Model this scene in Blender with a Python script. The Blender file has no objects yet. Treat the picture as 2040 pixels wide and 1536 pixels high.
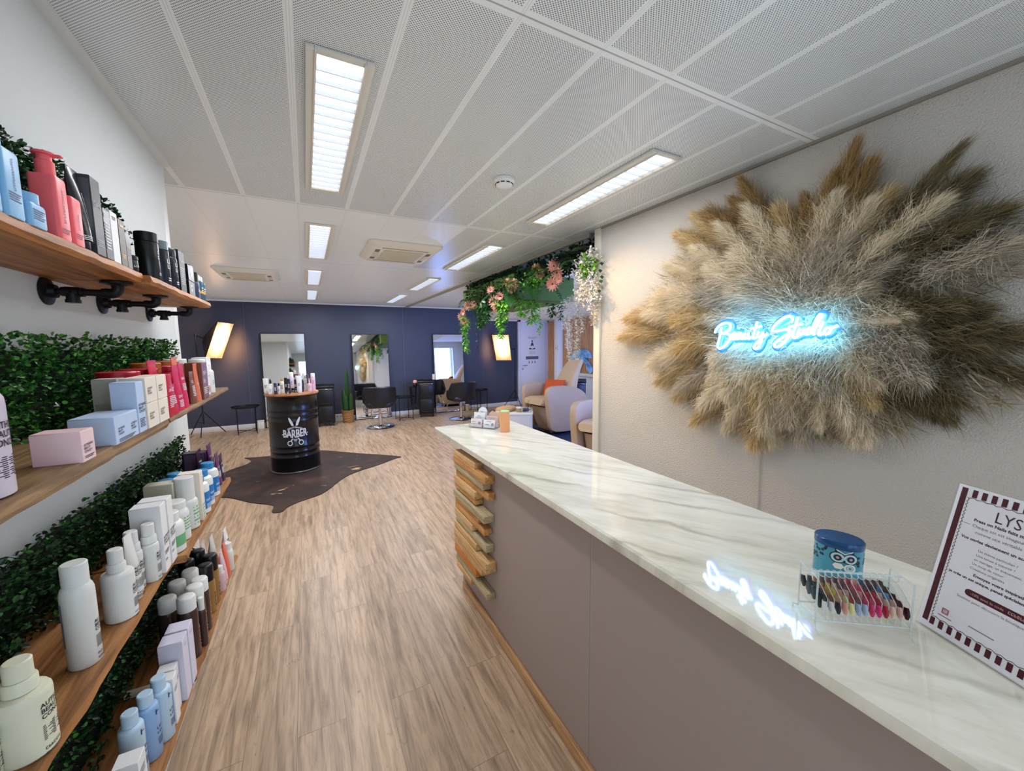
import bpy, bmesh, math, random
from math import sin, cos, pi, radians, sqrt, atan2
from mathutils import Vector, Matrix, noise

RND = random.Random(11)
SC = bpy.context.scene
COL = SC.collection

# ------------------------------------------------------------------ materials
def lin(h):
    h = h.lstrip('#')
    c = [int(h[i:i + 2], 16) / 255 for i in (0, 2, 4)]
    return tuple([(x / 12.92 if x <= .04045 else ((x + .055) / 1.055) ** 2.4) for x in c] + [1.0])

_M = {}
def mat(name, col='#808080', rough=.5, metal=0.0, trans=0.0, emit=None, es=0.0, spec=None, coat=0.0, alpha=1.0, sheen=0.0):
    if name in _M: return _M[name]
    m = bpy.data.materials.new(name); m.use_nodes = True
    b = m.node_tree.nodes['Principled BSDF']
    b.inputs['Base Color'].default_value = lin(col)
    b.inputs['Roughness'].default_value = rough
    b.inputs['Metallic'].default_value = metal
    if trans: b.inputs['Transmission Weight'].default_value = trans
    if spec is not None: b.inputs['Specular IOR Level'].default_value = spec
    if coat: b.inputs['Coat Weight'].default_value = coat
    if sheen: b.inputs['Sheen Weight'].default_value = sheen
    if alpha < 1: b.inputs['Alpha'].default_value = alpha
    if emit:
        b.inputs['Emission Color'].default_value = lin(emit)
        b.inputs['Emission Strength'].default_value = es
        m.cycles.emission_sampling = 'NONE'       # the lamps next to each fitting do the lighting
    _M[name] = m
    return m

class NT:
    """small helper to wire nodes"""
    def __init__(s, m):
        s.t = m.node_tree; s.b = s.t.nodes['Principled BSDF']
    def n(s, typ, **kw):
        x = s.t.nodes.new(typ)
        for k, v in kw.items():
            if k in x.inputs.keys() if isinstance(k, str) else False: x.inputs[k].default_value = v
            else: setattr(x, k, v)
        return x
    def l(s, a, b): s.t.links.new(a, b)
    def coord(s, scale=(1, 1, 1), rot=(0, 0, 0), loc=(0, 0, 0), space='Object'):
        tc = s.n('ShaderNodeTexCoord'); mp = s.n('ShaderNodeMapping')
        mp.inputs['Scale'].default_value = scale; mp.inputs['Rotation'].default_value = rot; mp.inputs['Location'].default_value = loc
        s.l(tc.outputs[space], mp.inputs[0]); return mp.outputs[0]
    def noise(s, vec, scale, detail=4, rough=.5, dist=0.0):
        x = s.n('ShaderNodeTexNoise'); x.inputs['Scale'].default_value = scale; x.inputs['Detail'].default_value = detail
        x.inputs['Roughness'].default_value = rough; x.inputs['Distortion'].default_value = dist
        s.l(vec, x.inputs['Vector']); return x.outputs['Fac']
    def ramp(s, fac, stops):
        x = s.n('ShaderNodeValToRGB'); e = x.color_ramp.elements
        while len(e) < len(stops): e.new(.5)
        for i, (p, c) in enumerate(stops):
            e[i].position = p; e[i].color = lin(c) if isinstance(c, str) else (c, c, c, 1)
        s.l(fac, x.inputs[0]); return x.outputs[0]
    def math(s, op, a, b=None, c=None):
        x = s.n('ShaderNodeMath', operation=op)
        for i, v in enumerate((a, b, c)):
            if v is None: continue
            if isinstance(v, (int, float)): x.inputs[i].default_value = v
            else: s.l(v, x.inputs[i])
        return x.outputs[0]
    def mix(s, fac, a, b, mode='MIX'):
        x = s.n('ShaderNodeMix', data_type='RGBA', blend_type=mode)
        for i, v in ((0, fac), (6, a), (7, b)):
            if isinstance(v, (int, float)): x.inputs[i].default_value = v
            elif isinstance(v, str): x.inputs[i].default_value = lin(v)
            else: s.l(v, x.inputs[i])
        return x.outputs[2]
    def bump(s, h, strength=.3, dist=.01):
        x = s.n('ShaderNodeBump'); x.inputs['Strength'].default_value = strength; x.inputs['Distance'].default_value = dist
        s.l(h, x.inputs['Height']); s.l(x.outputs[0], s.b.inputs['Normal'])
    def col(s, o): s.l(o, s.b.inputs['Base Color'])

def m_floor():
    m = mat('oak_plank_floor', '#b08c6a', .38); t = NT(m)
    v = t.coord((1, 1, 1), (0, 0, radians(90)), (0.05, .12, 0))
    br = t.n('ShaderNodeTexBrick'); t.l(v, br.inputs['Vector'])
    br.offset = .37; br.inputs['Scale'].default_value = 1
    br.inputs['Brick Width'].default_value = 1.21; br.inputs['Row Height'].default_value = .186
    br.inputs['Mortar Size'].default_value = .0011; br.inputs['Mortar Smooth'].default_value = .3
    br.inputs['Color1'].default_value = (.2, .2, .2, 1); br.inputs['Color2'].default_value = (.9, .9, .9, 1); br.inputs['Mortar'].default_value = (.5, .5, .5, 1)
    vg = t.coord((16, 1.15, 1)); sh = t.n('ShaderNodeVectorMath', operation='ADD'); t.l(vg, sh.inputs[0])
    sc = t.n('ShaderNodeVectorMath', operation='SCALE'); sc.inputs['Scale'].default_value = 9.0
    t.l(br.outputs['Color'], sc.inputs[0]); t.l(sc.outputs[0], sh.inputs[1])
    g = t.noise(sh.outputs[0], 2.1, 6, .62, .7)
    c = t.ramp(g, [(.25, '#6a5a4a'), (.38, '#8f7860'), (.5, '#a98f74'), (.62, '#b89e83'), (.8, '#a68c72')])
    vg2 = t.coord((46, 2.2, 1)); g2 = t.noise(vg2, 2.5, 5, .7, .4)
    c = t.mix(t.math('MULTIPLY', t.ramp(g2, [(.36, 1.0), (.47, 0.0)]), .42), c, '#5f4e3f')
    vk = t.coord((8, 2.6, 1)); k = t.noise(vk, 2.3, 4, .6, 2.2)
    c = t.mix(t.math('MULTIPLY', t.ramp(k, [(.24, 1.0), (.34, 0.0)]), .62), c, '#54422f')
    tint = t.math('MULTIPLY_ADD', br.outputs['Color'], .26, .84)
    cc = t.n('ShaderNodeCombineColor')
    for i in range(3): t.l(tint, cc.inputs[i])
    c = t.mix(1.0, c, cc.outputs[0], 'MULTIPLY')
    c = t.mix(t.math('MULTIPLY', br.outputs['Fac'], .75), c, '#4e3d2e')
    t.col(c); t.bump(g, .12, .003)
    return m

def m_wood(name, a, b, c, axis=1, scale=1.0, rough=.5):
    m = mat(name, b, rough); t = NT(m)
    s = [22 * scale, 22 * scale, 22 * scale]; s[axis] = 1.6 * scale
    v = t.coord(tuple(s)); g = t.noise(v, 1.6, 7, .62, .9)
    col = t.ramp(g, [(.3, a), (.5, b), (.72, c)])
    v2 = t.coord(tuple(x * 3 for x in s)); g2 = t.noise(v2, 2, 3, .6, .2)
    col = t.mix(t.math('MULTIPLY', t.ramp(g2, [(.35, 1.0), (.5, 0.0)]), .45), col, a)
    t.col(col); t.bump(g, .25, .004)
    return m

def m_marble():
    m = mat('cream_marble', '#e2e0d2', .05); t = NT(m)
    m.node_tree.nodes['Principled BSDF'].inputs['Coat Weight'].default_value = .3
    v = t.coord((1, 1, 1), (0, 0, radians(58)))
    w = t.n('ShaderNodeTexWave', wave_type='BANDS', bands_direction='Y'); t.l(v, w.inputs['Vector'])
    w.inputs['Scale'].default_value = 1.7; w.inputs['Distortion'].default_value = 3.4; w.inputs['Detail'].default_value = 5
    w.inputs['Detail Scale'].default_value = 1.1; w.inputs['Detail Roughness'].default_value = .62
    vein = t.ramp(w.outputs['Fac'], [(0.0, 1.0), (.02, .55), (.09, 0.0)])
    msk = t.ramp(t.noise(v, 2.6, 3), [(.42, 0.0), (.6, 1.0)])
    mp2 = t.n('ShaderNodeMapping'); mp2.inputs['Scale'].default_value = (1.6, 9, 1); t.l(v, mp2.inputs[0]); n2 = t.noise(mp2.outputs[0], 1.5, 8, .62, .7)
    base = t.ramp(n2, [(.3, '#c3c1b1'), (.45, '#dad7c8'), (.6, '#e6e3d6'), (.8, '#d6cfb9')])
    c = t.mix(t.math('MULTIPLY', vein, t.math('MULTIPLY', msk, .48)), base, '#86816d')
    t.col(c)
    return m

def m_plaster(name, col, strength=.5, scale=70, rough=.85):
    m = mat(name, col, rough); t = NT(m)
    v = t.coord(); h = t.noise(v, scale, 5, .6, .3)
    t.bump(h, strength, .012); return m

def m_ceiling():
    m = mat('metal_ceiling_panel', '#e4e7e7', .3); t = NT(m)
    tc = t.n('ShaderNodeTexCoord'); sp = t.n('ShaderNodeSeparateXYZ'); t.l(tc.outputs['Object'], sp.inputs[0])
    X, Y = sp.outputs[0], sp.outputs[1]
    p = .0094
    def grid(off):
        def f(q):
            a = t.math('FRACT', t.math('MULTIPLY_ADD', q, 1 / p, off)); return t.math('SUBTRACT', a, .5)
        a, b = f(X), f(Y)
        return t.math('SQRT', t.math('ADD', t.math('MULTIPLY', a, a), t.math('MULTIPLY', b, b)))
    d = t.math('MINIMUM', grid(100.0), grid(100.5))
    hole = t.math('LESS_THAN', d, .235)
    px = .2805
    fx = t.math('ABSOLUTE', t.math('SUBTRACT', t.math('FRACT', t.math('MULTIPLY_ADD', X, 1 / px, 20.5 - .008 / px)), .5))   # 0 at a joint
    py = 1.862
    fy = t.math('ABSOLUTE', t.math('SUBTRACT', t.math('FRACT', t.math('MULTIPLY_ADD', Y, 1 / py, 20.5 - 1.012 / py)), .5))
    inside = t.math('MULTIPLY', t.math('GREATER_THAN', fx, .042), t.math('GREATER_THAN', fy, .012))
    near = t.math('LESS_THAN', Y, 2.86)
    nearR = t.math('MULTIPLY', t.math('LESS_THAN', Y, 4.6), t.math('GREATER_THAN', X, 1.13))
    hole = t.math('MULTIPLY', t.math('MULTIPLY', hole, inside), t.math('MAXIMUM', near, nearR))
    jx = t.math('LESS_THAN', fx, .010); jy = t.math('LESS_THAN', fy, .0016)
    c = t.mix(t.math('MULTIPLY', hole, .85), '#e4e7e7', '#50575a')
    c = t.mix(t.math('MULTIPLY', jx, .35), c, '#eeede6')
    jd = t.math('MULTIPLY', t.math('LESS_THAN', fx, .0145), t.math('GREATER_THAN', fx, .010))
    c = t.mix(t.math('MULTIPLY', jd, .4), c, '#6f7170')
    c = t.mix(t.math('MULTIPLY', jy, .65), c, '#6f7170')
    t.col(c); return m

def m_random(name, cols, rough=.6, sheen=0.0, trans=0.0):
    m = mat(name, cols[0][1], rough); t = NT(m)
    g = t.n('ShaderNodeNewGeometry')
    t.col(t.ramp(g.outputs['Random Per Island'], cols)); return m

def m_feather(name, cols):
    m = m_random(name, cols, .9); nt = m.node_tree; b = nt.nodes['Principled BSDF']; b.inputs['Specular IOR Level'].default_value = .1
    o = nt.nodes['Material Output']; tr = nt.nodes.new('ShaderNodeBsdfTranslucent'); mx = nt.nodes.new('ShaderNodeMixShader'); mx.inputs[0].default_value = .42
    nt.links.new(b.inputs['Base Color'].links[0].from_socket, tr.inputs[0]); nt.links.new(b.outputs[0], mx.inputs[1]); nt.links.new(tr.outputs[0], mx.inputs[2]); nt.links.new(mx.outputs[0], o.inputs[0])
    return m

def m_glass(name, tint='#ffffff', refl=.12, rough=.02, haze=0.0):
    """thin clear sheet: mostly see-through with a glossy reflection"""
    m = bpy.data.materials.new(name); m.use_nodes = True; nt = m.node_tree
    for n in list(nt.nodes): nt.nodes.remove(n)
    o = nt.nodes.new('ShaderNodeOutputMaterial'); mx = nt.nodes.new('ShaderNodeMixShader')
    tr = nt.nodes.new('ShaderNodeBsdfTransparent'); gl = nt.nodes.new('ShaderNodeBsdfGlossy'); fr = nt.nodes.new('ShaderNodeLayerWeight')
    tr.inputs[0].default_value = lin(tint); gl.inputs['Roughness'].default_value = rough; fr.inputs['Blend'].default_value = refl
    nt.links.new(fr.outputs['Fresnel'], mx.inputs[0]); nt.links.new(tr.outputs[0], mx.inputs[1]); nt.links.new(gl.outputs[0], mx.inputs[2])
    out = mx.outputs[0]
    if haze:
        df = nt.nodes.new('ShaderNodeBsdfDiffuse'); df.inputs[0].default_value = lin('#eef2f4'); m2 = nt.nodes.new('ShaderNodeMixShader'); m2.inputs[0].default_value = haze
        nt.links.new(out, m2.inputs[1]); nt.links.new(df.outputs[0], m2.inputs[2]); out = m2.outputs[0]
    nt.links.new(out, o.inputs[0]); return m

# ------------------------------------------------------------------ mesh helpers
def BM(): return bmesh.new()

def box(bm, x0, x1, y0, y1, z0, z1, bev=0.0, seg=2, M=None):
    mt = Matrix.Translation(((x0 + x1) / 2, (y0 + y1) / 2, (z0 + z1) / 2)) @ Matrix.Diagonal((abs(x1 - x0), abs(y1 - y0), abs(z1 - z0), 1))
    r = bmesh.ops.create_cube(bm, size=1.0, matrix=mt); vs = r['verts']
    if bev > 0:
        es = list({e for v in vs for e in v.link_edges})
        before = set(bm.verts) - set(vs)
        bmesh.ops.bevel(bm, geom=es, offset=bev, segments=seg, affect='EDGES', profile=.5)
        vs = [v for v in bm.verts if v not in before]
    if M is not None:
        for v in vs: v.co = M @ v.co
    return vs

def ring_faces(bm, rings, close=True, cap0=True, cap1=True):
    vr = [[bm.verts.new(p) for p in r] for r in rings]
    n = len(vr[0])
    for a, b in zip(vr, vr[1:]):
        for i in range(n if close else n - 1):
            j = (i + 1) % n
            try: bm.faces.new((a[i], a[j], b[j], b[i]))
            except ValueError: pass
    if close and cap0: bm.faces.new(vr[0][::-1])
    if close and cap1: bm.faces.new(vr[-1])
    return vr

def lathe(bm, prof, n=24, M=None, sx=1.0, sy=1.0):
    rings = []
    for r, z in prof:
        r = max(r, 1e-4)
        ps = [Vector((r * sx * cos(2 * pi * i / n), r * sy * sin(2 * pi * i / n), z)) for i in range(n)]
        if M is not None: ps = [M @ p for p in ps]
        rings.append(ps)
    ring_faces(bm, rings)

def tube(bm, pts, r, n=8, flat=None, close=False):
    pts = [Vector(p) for p in pts]
    rs = r if isinstance(r, (list, tuple)) else [r] * len(pts)
    m = len(pts); rings = []
    t0 = (pts[1] - pts[0]).normalized()
    up = Vector((0, 0, 1)) if abs(t0.z) < .9 else Vector((1, 0, 0))
    u = t0.cross(up).normalized()
    for i in range(m):
        if close: t = (pts[(i + 1) % m] - pts[i - 1]).normalized()
        else: t = (pts[min(i + 1, m - 1)] - pts[max(i - 1, 0)]).normalized()
        u = (u - t * u.dot(t))
        u = u.normalized() if u.length > 1e-6 else t.orthogonal().normalized()
        w = t.cross(u)
        rings.append([pts[i] + (u * cos(2 * pi * k / n) + w * sin(2 * pi * k / n)) * rs[i] for k in range(n)])
    if flat is not None:
        ax, f, c0 = flat
        for rg in rings:
            for p in rg: p[ax] = c0 + (p[ax] - c0) * f
    if close:
        rings.append(rings[0]); vr = [[bm.verts.new(p) for p in rg] for rg in rings[:-1]]
        for i in range(m):
            a, b = vr[i], vr[(i + 1) % m]
            for k in range(n): bm.faces.new((a[k], a[(k + 1) % n], b[(k + 1) % n], b[k]))
    else: ring_faces(bm, rings)

def smooth_path(pts, k=6):
    P = [Vector(p) for p in pts]; out = []
    for i in range(len(P) - 1):
        a = P[max(i - 1, 0)]; b = P[i]; c = P[i + 1]; d = P[min(i + 2, len(P) - 1)]
        for j in range(k):
            t = j / k
            out.append(.5 * ((2 * b) + (c - a) * t + (2 * a - 5 * b + 4 * c - d) * t * t + (3 * b - a - 3 * c + d) * t ** 3))
    out.append(P[-1]); return out

def rrect(w, d, r, z, k=4, cx=0, cy=0):
    out = []; r = min(r, w / 2 - 1e-4, d / 2 - 1e-4)
    for sx, sy, a0 in ((1, 1, 0), (-1, 1, 90), (-1, -1, 180), (1, -1, 270)):
        for i in range(k + 1):
            a = radians(a0 + 90 * i / k)
            out.append(Vector((cx + sx * (w / 2 - r) + r * cos(a), cy + sy * (d / 2 - r) + r * sin(a), z)))
    return out

def prism(bm, poly, h, M=None):
    """polygon in XY extruded along z by h (0..h)"""
    a = [Vector((p[0], p[1], 0)) for p in poly]; b = [Vector((p[0], p[1], h)) for p in poly]
    if M is not None: a = [M @ p for p in a]; b = [M @ p for p in b]
    ring_faces(bm, [a, b])

def quad(bm, a, b, c, d): bm.faces.new([bm.verts.new(p) for p in (a, b, c, d)])

def obj(name, bm, m, parent=None, smooth=40, loc=None, rot=None):
    bmesh.ops.recalc_face_normals(bm, faces=bm.faces)
    me = bpy.data.meshes.new(name); bm.to_mesh(me); bm.free()
    for x in (m if isinstance(m, (list, tuple)) else [m]): me.materials.append(x)
    if smooth:
        me.polygons.foreach_set('use_smooth', [True] * len(me.polygons)); me.set_sharp_from_angle(angle=radians(smooth))
    o = bpy.data.objects.new(name, me); COL.objects.link(o)
    if parent is not None: o.parent = parent
    if loc is not None: o.location = loc
    if rot is not None: o.rotation_euler = rot
    return o

def raw(name, bm, m, parent=None):            # open sheets: keep normals
    me = bpy.data.meshes.new(name); bm.to_mesh(me); bm.free()
    me.materials.append(m); o = bpy.data.objects.new(name, me); COL.objects.link(o)
    if parent is not None: o.parent = parent
    return o

def thing(name, label, cat, loc=(0, 0, 0), rotz=0.0, group=None):
    o = bpy.data.objects.new(name, None); COL.objects.link(o); o.empty_display_size = .05
    o.location = loc; o.rotation_euler = (0, 0, rotz); o['label'] = label; o['category'] = cat
    if group: o['group'] = group
    return o

def tag(o, label, cat, group=None, kind=None):
    o['label'] = label; o['category'] = cat
    if group: o['group'] = group
    if kind: o['kind'] = kind
    return o

def struct(name, bm, m, parent=None, smooth=40):
    o = obj(name, bm, m, parent, smooth)
    if parent is None: o['kind'] = 'structure'
    return o

def dup(root, loc, rotz=None, label=None):
    r = root.copy(); COL.objects.link(r); r.location = loc
    if rotz is not None: r.rotation_euler = (0, 0, rotz)
    if label: r['label'] = label
    for ch in list(root.children):
        c = ch.copy(); COL.objects.link(c); c.parent = r
        for g in list(ch.children):
            d = g.copy(); COL.objects.link(d); d.parent = c
    return r

_T = {}
def text_polys(s, align='CENTER', bold=0.0):
    k = (s, align, bold)
    if k in _T: return _T[k]
    cu = bpy.data.curves.new('t', 'FONT'); cu.body = s; cu.size = 1.0; cu.align_x = align; cu.resolution_u = 2; cu.offset = bold
    o = bpy.data.objects.new('t', cu); COL.objects.link(o)
    dg = bpy.context.evaluated_depsgraph_get(); dg.update()
    me = bpy.data.meshes.new_from_object(o.evaluated_get(dg))
    r = ([tuple(v.co) for v in me.vertices], [tuple(p.vertices) for p in me.polygons])
    bpy.data.objects.remove(o); bpy.data.curves.remove(cu); bpy.data.meshes.remove(me)
    _T[k] = r; return r

def text(bm, s, size, F, align='CENTER', wx=1.0, bold=0.0):
    """F maps flat (x, y) in metres to a 3-D point; '~~~' stands for print too small to read: letter-like strokes"""
    if s.startswith('~'):
        n = len(s) - 1; r = random.Random(n * 7 + int(size * 1e5)); w = .62 * size; x0 = 0 if align == 'LEFT' else -n * w / 2
        for i in range(n):
            x = x0 + i * w; k = .13 * size; g = w * .76
            bar(bm, x, x + k, 0, .72 * size, F)
            q = r.randrange(1, 8)
            if q & 1: bar(bm, x + k, x + g, .72 * size - k, .72 * size, F)
            if q & 2: bar(bm, x + k, x + g, .30 * size, .30 * size + k, F)
            if q & 4: bar(bm, x + k, x + g, 0, k, F)
            if r.random() < .5: bar(bm, x + g - k, x + g, k, .3 * size, F)
        return
    vs, fs = text_polys(s, align, bold)
    nv = [bm.verts.new(F(x * size * wx, y * size)) for x, y, z in vs]
    for f in fs:
        try: bm.faces.new([nv[i] for i in f])
        except ValueError: pass

def bar(bm, x0, x1, y0, y1, F, n=1):
    for i in range(n):
        a = x0 + (x1 - x0) * i / n; b = x0 + (x1 - x0) * (i + 1) / n
        bm.faces.new([bm.verts.new(F(*p)) for p in ((a, y0), (b, y0), (b, y1), (a, y1))])

def flatF(d, cx=0, cz=0):          # onto a front plane y = -d, facing -Y
    return lambda x, y: Vector((cx + x, -d - .0006, cz + y))
def cylF(R, cz=0, a0=0.0):         # wrapped on a cylinder, facing -Y
    R = R + .0006
    return lambda x, y: Vector((R * sin(a0 + x / R), -R * cos(a0 + x / R), cz + y))

def label_block(bm, F, w, rows):
    """rows: (kind, z, size) ; kind = a string, or int = number of fine-print lines"""
    for kind, z, size in rows:
        if isinstance(kind, str): text(bm, kind, size, (lambda zz: (lambda x, y: F(x - w / 2, y + zz)))(z), 'LEFT', 1.0, .018)
        else:
            for i in range(kind):
                ww = w * (.95 - .22 * ((i * 7) % 5) / 5)
                bar(bm, -w / 2, -w / 2 + ww, z - i * size * 2.2, z - i * size * 2.2 + size, F, 3)

# common materials
WHITE = mat('white_plastic', '#dfe0dc', .35); LILACW = mat('lilac_white_plastic', '#cfc3d2', .35); CREAM = mat('cream_plastic', '#dcdcc4', .38)
BLACK = mat('black_plastic', '#0d0d10', .3); INK = mat('black_ink', '#26262c', .6); BLACKM = mat('black_metal', '#101013', .38, .3)
CHROME = mat('chrome', '#d8dade', .12, 1.0); IRON = mat('black_iron_pipe', '#1d1b1c', .42, .5)
SKY = mat('sky_blue_plastic', '#7fb6df', .4); CORAL = mat('coral_plastic', '#f0666c', .38); PINKC = mat('pink_carton', '#ecccd0', .55)
BLUEC = mat('pale_blue_carton', '#b9cdea', .55); CREAMC = mat('cream_carton', '#e6dccd', .55); WHITEC = mat('white_carton', '#e6e6e6', .5); LAVC = mat('lavender_white_carton', '#d6d3e4', .5)
RED = mat('red_plastic', '#b3122c', .3); REDC = mat('crimson_foil', '#c11838', .35); PINKR = mat('magenta_foil', '#c91f4c', .35); ORANGE = mat('copper_orange_foil', '#cf6a45', .35)
AMBER = mat('amber_plastic', '#b5652c', .3); BROWN = mat('brown_foil', '#74452f', .35); BLUECAP = mat('blue_plastic', '#2c86bf', .35); BLUELAB = mat('blue_label', '#1f74b8', .45)
GREENL = mat('green_leaf_label', '#6fae7d', .5); PURPLE = mat('purple_foil', '#561a58', .3); PURPLED = mat('dark_purple_carton', '#2a1430', .35); VIOLET = mat('violet_plastic', '#3b2f4f', .35)
DKBROWN = mat('dark_brown_can', '#4f3d3a', .25, .3); GOLD = mat('gold_can', '#b08a52', .3, .5); GOLDINK = mat('gold_ink', '#d8a545', .4); WINK = mat('white_ink', '#d9dce0', .5)
ORINK = mat('orange_ink', '#d9713c', .5); NAVYINK = mat('navy_ink', '#36406b', .5); PALEPINK = mat('pale_pink_plastic', '#dcb9c2', .35); SALMON = mat('salmon_plastic', '#e4705a', .4)
GREY = mat('grey_plastic', '#8a8d92', .4); CHAR = mat('charcoal_carton', '#3b3c40', .4); ICE = mat('ice_blue_plastic', '#b9d2e4', .35); PBLUE = mat('powder_blue_plastic', '#8fb2dc', .4)
OLIVE = mat('olive_gold_carton', '#4a4334', .4); FROST = mat('frosted_plastic', '#d9dad6', .3)
# ------------------------------------------------------------------ camera (solved from the photo's vanishing points)
cd = bpy.data.cameras.new('camera'); cam = bpy.data.objects.new('camera', cd); COL.objects.link(cam)
cd.sensor_width = 36; cd.sensor_fit = 'HORIZONTAL'; cd.lens = 783.2 / 2040 * 36; cd.clip_start = .02
yaw, pit, rol = .480754, -.10353, -.009662
fw = Vector((sin(yaw) * cos(pit), cos(yaw) * cos(pit), sin(pit))); ri = Vector((cos(yaw), -sin(yaw), 0)); up = ri.cross(fw)
r2 = ri * cos(rol) + up * sin(rol); u2 = -ri * sin(rol) + up * cos(rol)
mw = Matrix.Identity(4)
for i in range(3): mw[i][0], mw[i][1], mw[i][2] = r2[i], u2[i], -fw[i]
mw[2][3] = 1.6; cam.matrix_world = mw; SC.camera = cam

# ------------------------------------------------------------------ room shell
CE = 2.487
WL = m_plaster('white_wall_paint', '#c9cdcd', .12, 60); WR = m_plaster('rough_white_plaster', '#cbc6bd', .8, 140)
WB = m_plaster('slate_wall_paint', '#363a4a', .05, 30, .55); WP = mat('white_trim', '#d4d5d2', .45); WF = m_plaster('plain_white_wall', '#d3d4d6', .1, 50)
b = BM(); box(b, -2.75, 6.1, -1.75, 9.35, -.1, 0); struct('floor', b, m_floor())
b = BM(); box(b, -2.75, 6.1, -1.75, 9.35, CE, CE + .1); struct('ceiling', b, m_ceiling())
b = BM(); box(b, -.72, -.558, -1.6, 2.53, 0, CE); struct('wall_left', b, WL)
b = BM(); box(b, -2.75, -.72, 2.4, 2.53, 0, CE); struct('wall_left_return', b, WL)
b = BM(); box(b, -2.75, -2.6, 2.53, 9.3, 0, CE); struct('wall_far_left', b, WF)
b = BM(); box(b, -2.75, 6.1, 9.18, 9.35, 0, CE); struct('wall_back', b, WB)
b = BM(); box(b, 2.066, 2.22, -1.6, 2.50, 0, CE); struct('wall_right', b, WR)
b = BM(); box(b, 5.9, 6.1, 2.3, 9.2, 0, CE); struct('wall_far_right', b, WF)
# rear wall behind the photographer with a shop window, side wall with a blind window
b = BM()
box(b, -.72, -.35, -1.75, -1.6, 0, CE); box(b, 1.85, 2.22, -1.75, -1.6, 0, CE); box(b, -.35, 1.85, -1.75, -1.6, 2.2, CE); box(b, -.35, 1.85, -1.75, -1.6, 0, .25)
struct('wall_rear', b, WF)
b = BM()
box(b, 2.22, 3.0, 2.3, 2.42, 0, CE); box(b, 5.5, 5.9, 2.3, 2.42, 0, CE); box(b, 3.0, 5.5, 2.3, 2.42, 0, .5); box(b, 3.0, 5.5, 2.3, 2.42, 2.3, CE)
struct('wall_side', b, WF)
GLASS = m_glass('window_glass', '#eef6fa')
def window(name, x0, x1, y, z0, z1, nx, blinds=False):
    b = BM(); f = .05
    box(b, x0, x1, y - .03, y + .03, z0, z0 + f); box(b, x0, x1, y - .03, y + .03, z1 - f, z1)
    for i in range(nx + 1):
        x = x0 + (x1 - x0) * i / nx; box(b, max(x0, x - f / 2), min(x1, x + f / 2), y - .03, y + .03, z0 + f, z1 - f)
    o = struct(name, b, WP)
    b = BM(); box(b, x0 + f, x1 - f, y - .004, y + .004, z0 + f, z1 - f); obj('window_pane', b, GLASS, o)
    if blinds:
        b = BM()
        for i in range(13): box(b, x0 + .06, x1 - .06, y + .05, y + .085, z1 - .10 - i * .055, z1 - .095 - i * .055 + .002, M=None)
        obj('blind', b, WP, o)
    return o
window('window_1', -.35, 1.85, -1.68, .25, 2.2, 3)
window('window_2', 3.0, 5.5, 2.36, .5, 2.3, 3, True)
# soffit over the treatment corner
b = BM(); box(b, 3.96, 5.9, 4.6, 9.18, 2.24, CE - .002); struct('ceiling_soffit', b, WF)
# trims
b = BM(); box(b, -.558, -.535, -1.6, 2.53, CE - .022, CE); struct('trim_1', b, WP)
b = BM(); box(b, 2.05, 2.066, -1.6, 2.50, CE - .012, CE); struct('trim_2', b, mat('dark_taupe_trim', '#8a8478', .6))  # thin dark strip along the top of the right wall
b = BM(); box(b, -.60, -.5565, 2.47, 2.534, 0, CE - .022, .004); struct('trim_3', b, WP)
b = BM(); box(b, -2.6, 3.96, 9.155, 9.18, CE - .02, CE); struct('trim_4', b, WP)
b = BM(); box(b, 3.96, 4.96, 9.15, 9.18, 2.205, 2.24); struct('trim_5', b, WP)
b = BM(); box(b, 2.05, 2.075, 2.44, 2.512, 0, CE, .003); struct('trim_6', b, mat('cream_corner_bead', '#d6d0bf', .6))
b = BM(); box(b, 2.066, 2.09, 2.6, 9.15, CE - .035, CE); struct('trim_7', b, mat('ceiling_edge_trim', '#9b978c', .5))
b = BM(); box(b, -2.6, 4.96, 9.16, 9.18, 0, .095, .003); struct('baseboard_back', b, WP)
b = BM(); box(b, 5.88, 5.9, 2.45, 9.15, 0, .095); struct('baseboard_right', b, WP)
b = BM(); box(b, -2.6, -2.58, 2.55, 9.15, 0, .095); struct('baseboard_left', b, WP)
for i, x in enumerate((-1.02, 2.0, 3.96)):        # upright seams of the slate panels
    b = BM(); box(b, x - .004, x + .004, 9.172, 9.182, .1, CE - .02); struct('trim_%d' % (8 + i), b, mat('slate_seam', '#55556a', .4))
# slatted wood on the far right wall
SL = m_wood('oak_slats', '#a3734c', '#cb9a70', '#ddb489', 2, 1.0, .5); FELT = mat('black_felt', '#191513', .9)
def slats(y0, y1, z0, z1, name):
    b = BM(); box(b, 5.885, 5.9, y0, y1, z0, z1); o = struct(name, b, FELT)
    b = BM(); y = y0 + .012
    while y < y1 - .03:
        box(b, 5.862, 5.886, y, y + .032, z0, z1); y += .047
    obj('slat', b, SL, o)
slats(8.68, 9.1, 0, 2.2, 'trim_11'); slats(4.4, 8.42, .9, 2.235, 'trim_12')
b = BM(); lathe(b, [(.15, 0), (.15, 2.24)], 28, Matrix.Translation((5.88, 8.55, 0))); struct('trim_13', b, WF)
b = BM(); box(b, 5.80, 5.9, 4.4, 8.42, .84, .905, .006); struct('trim_14', b, WP)
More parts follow.
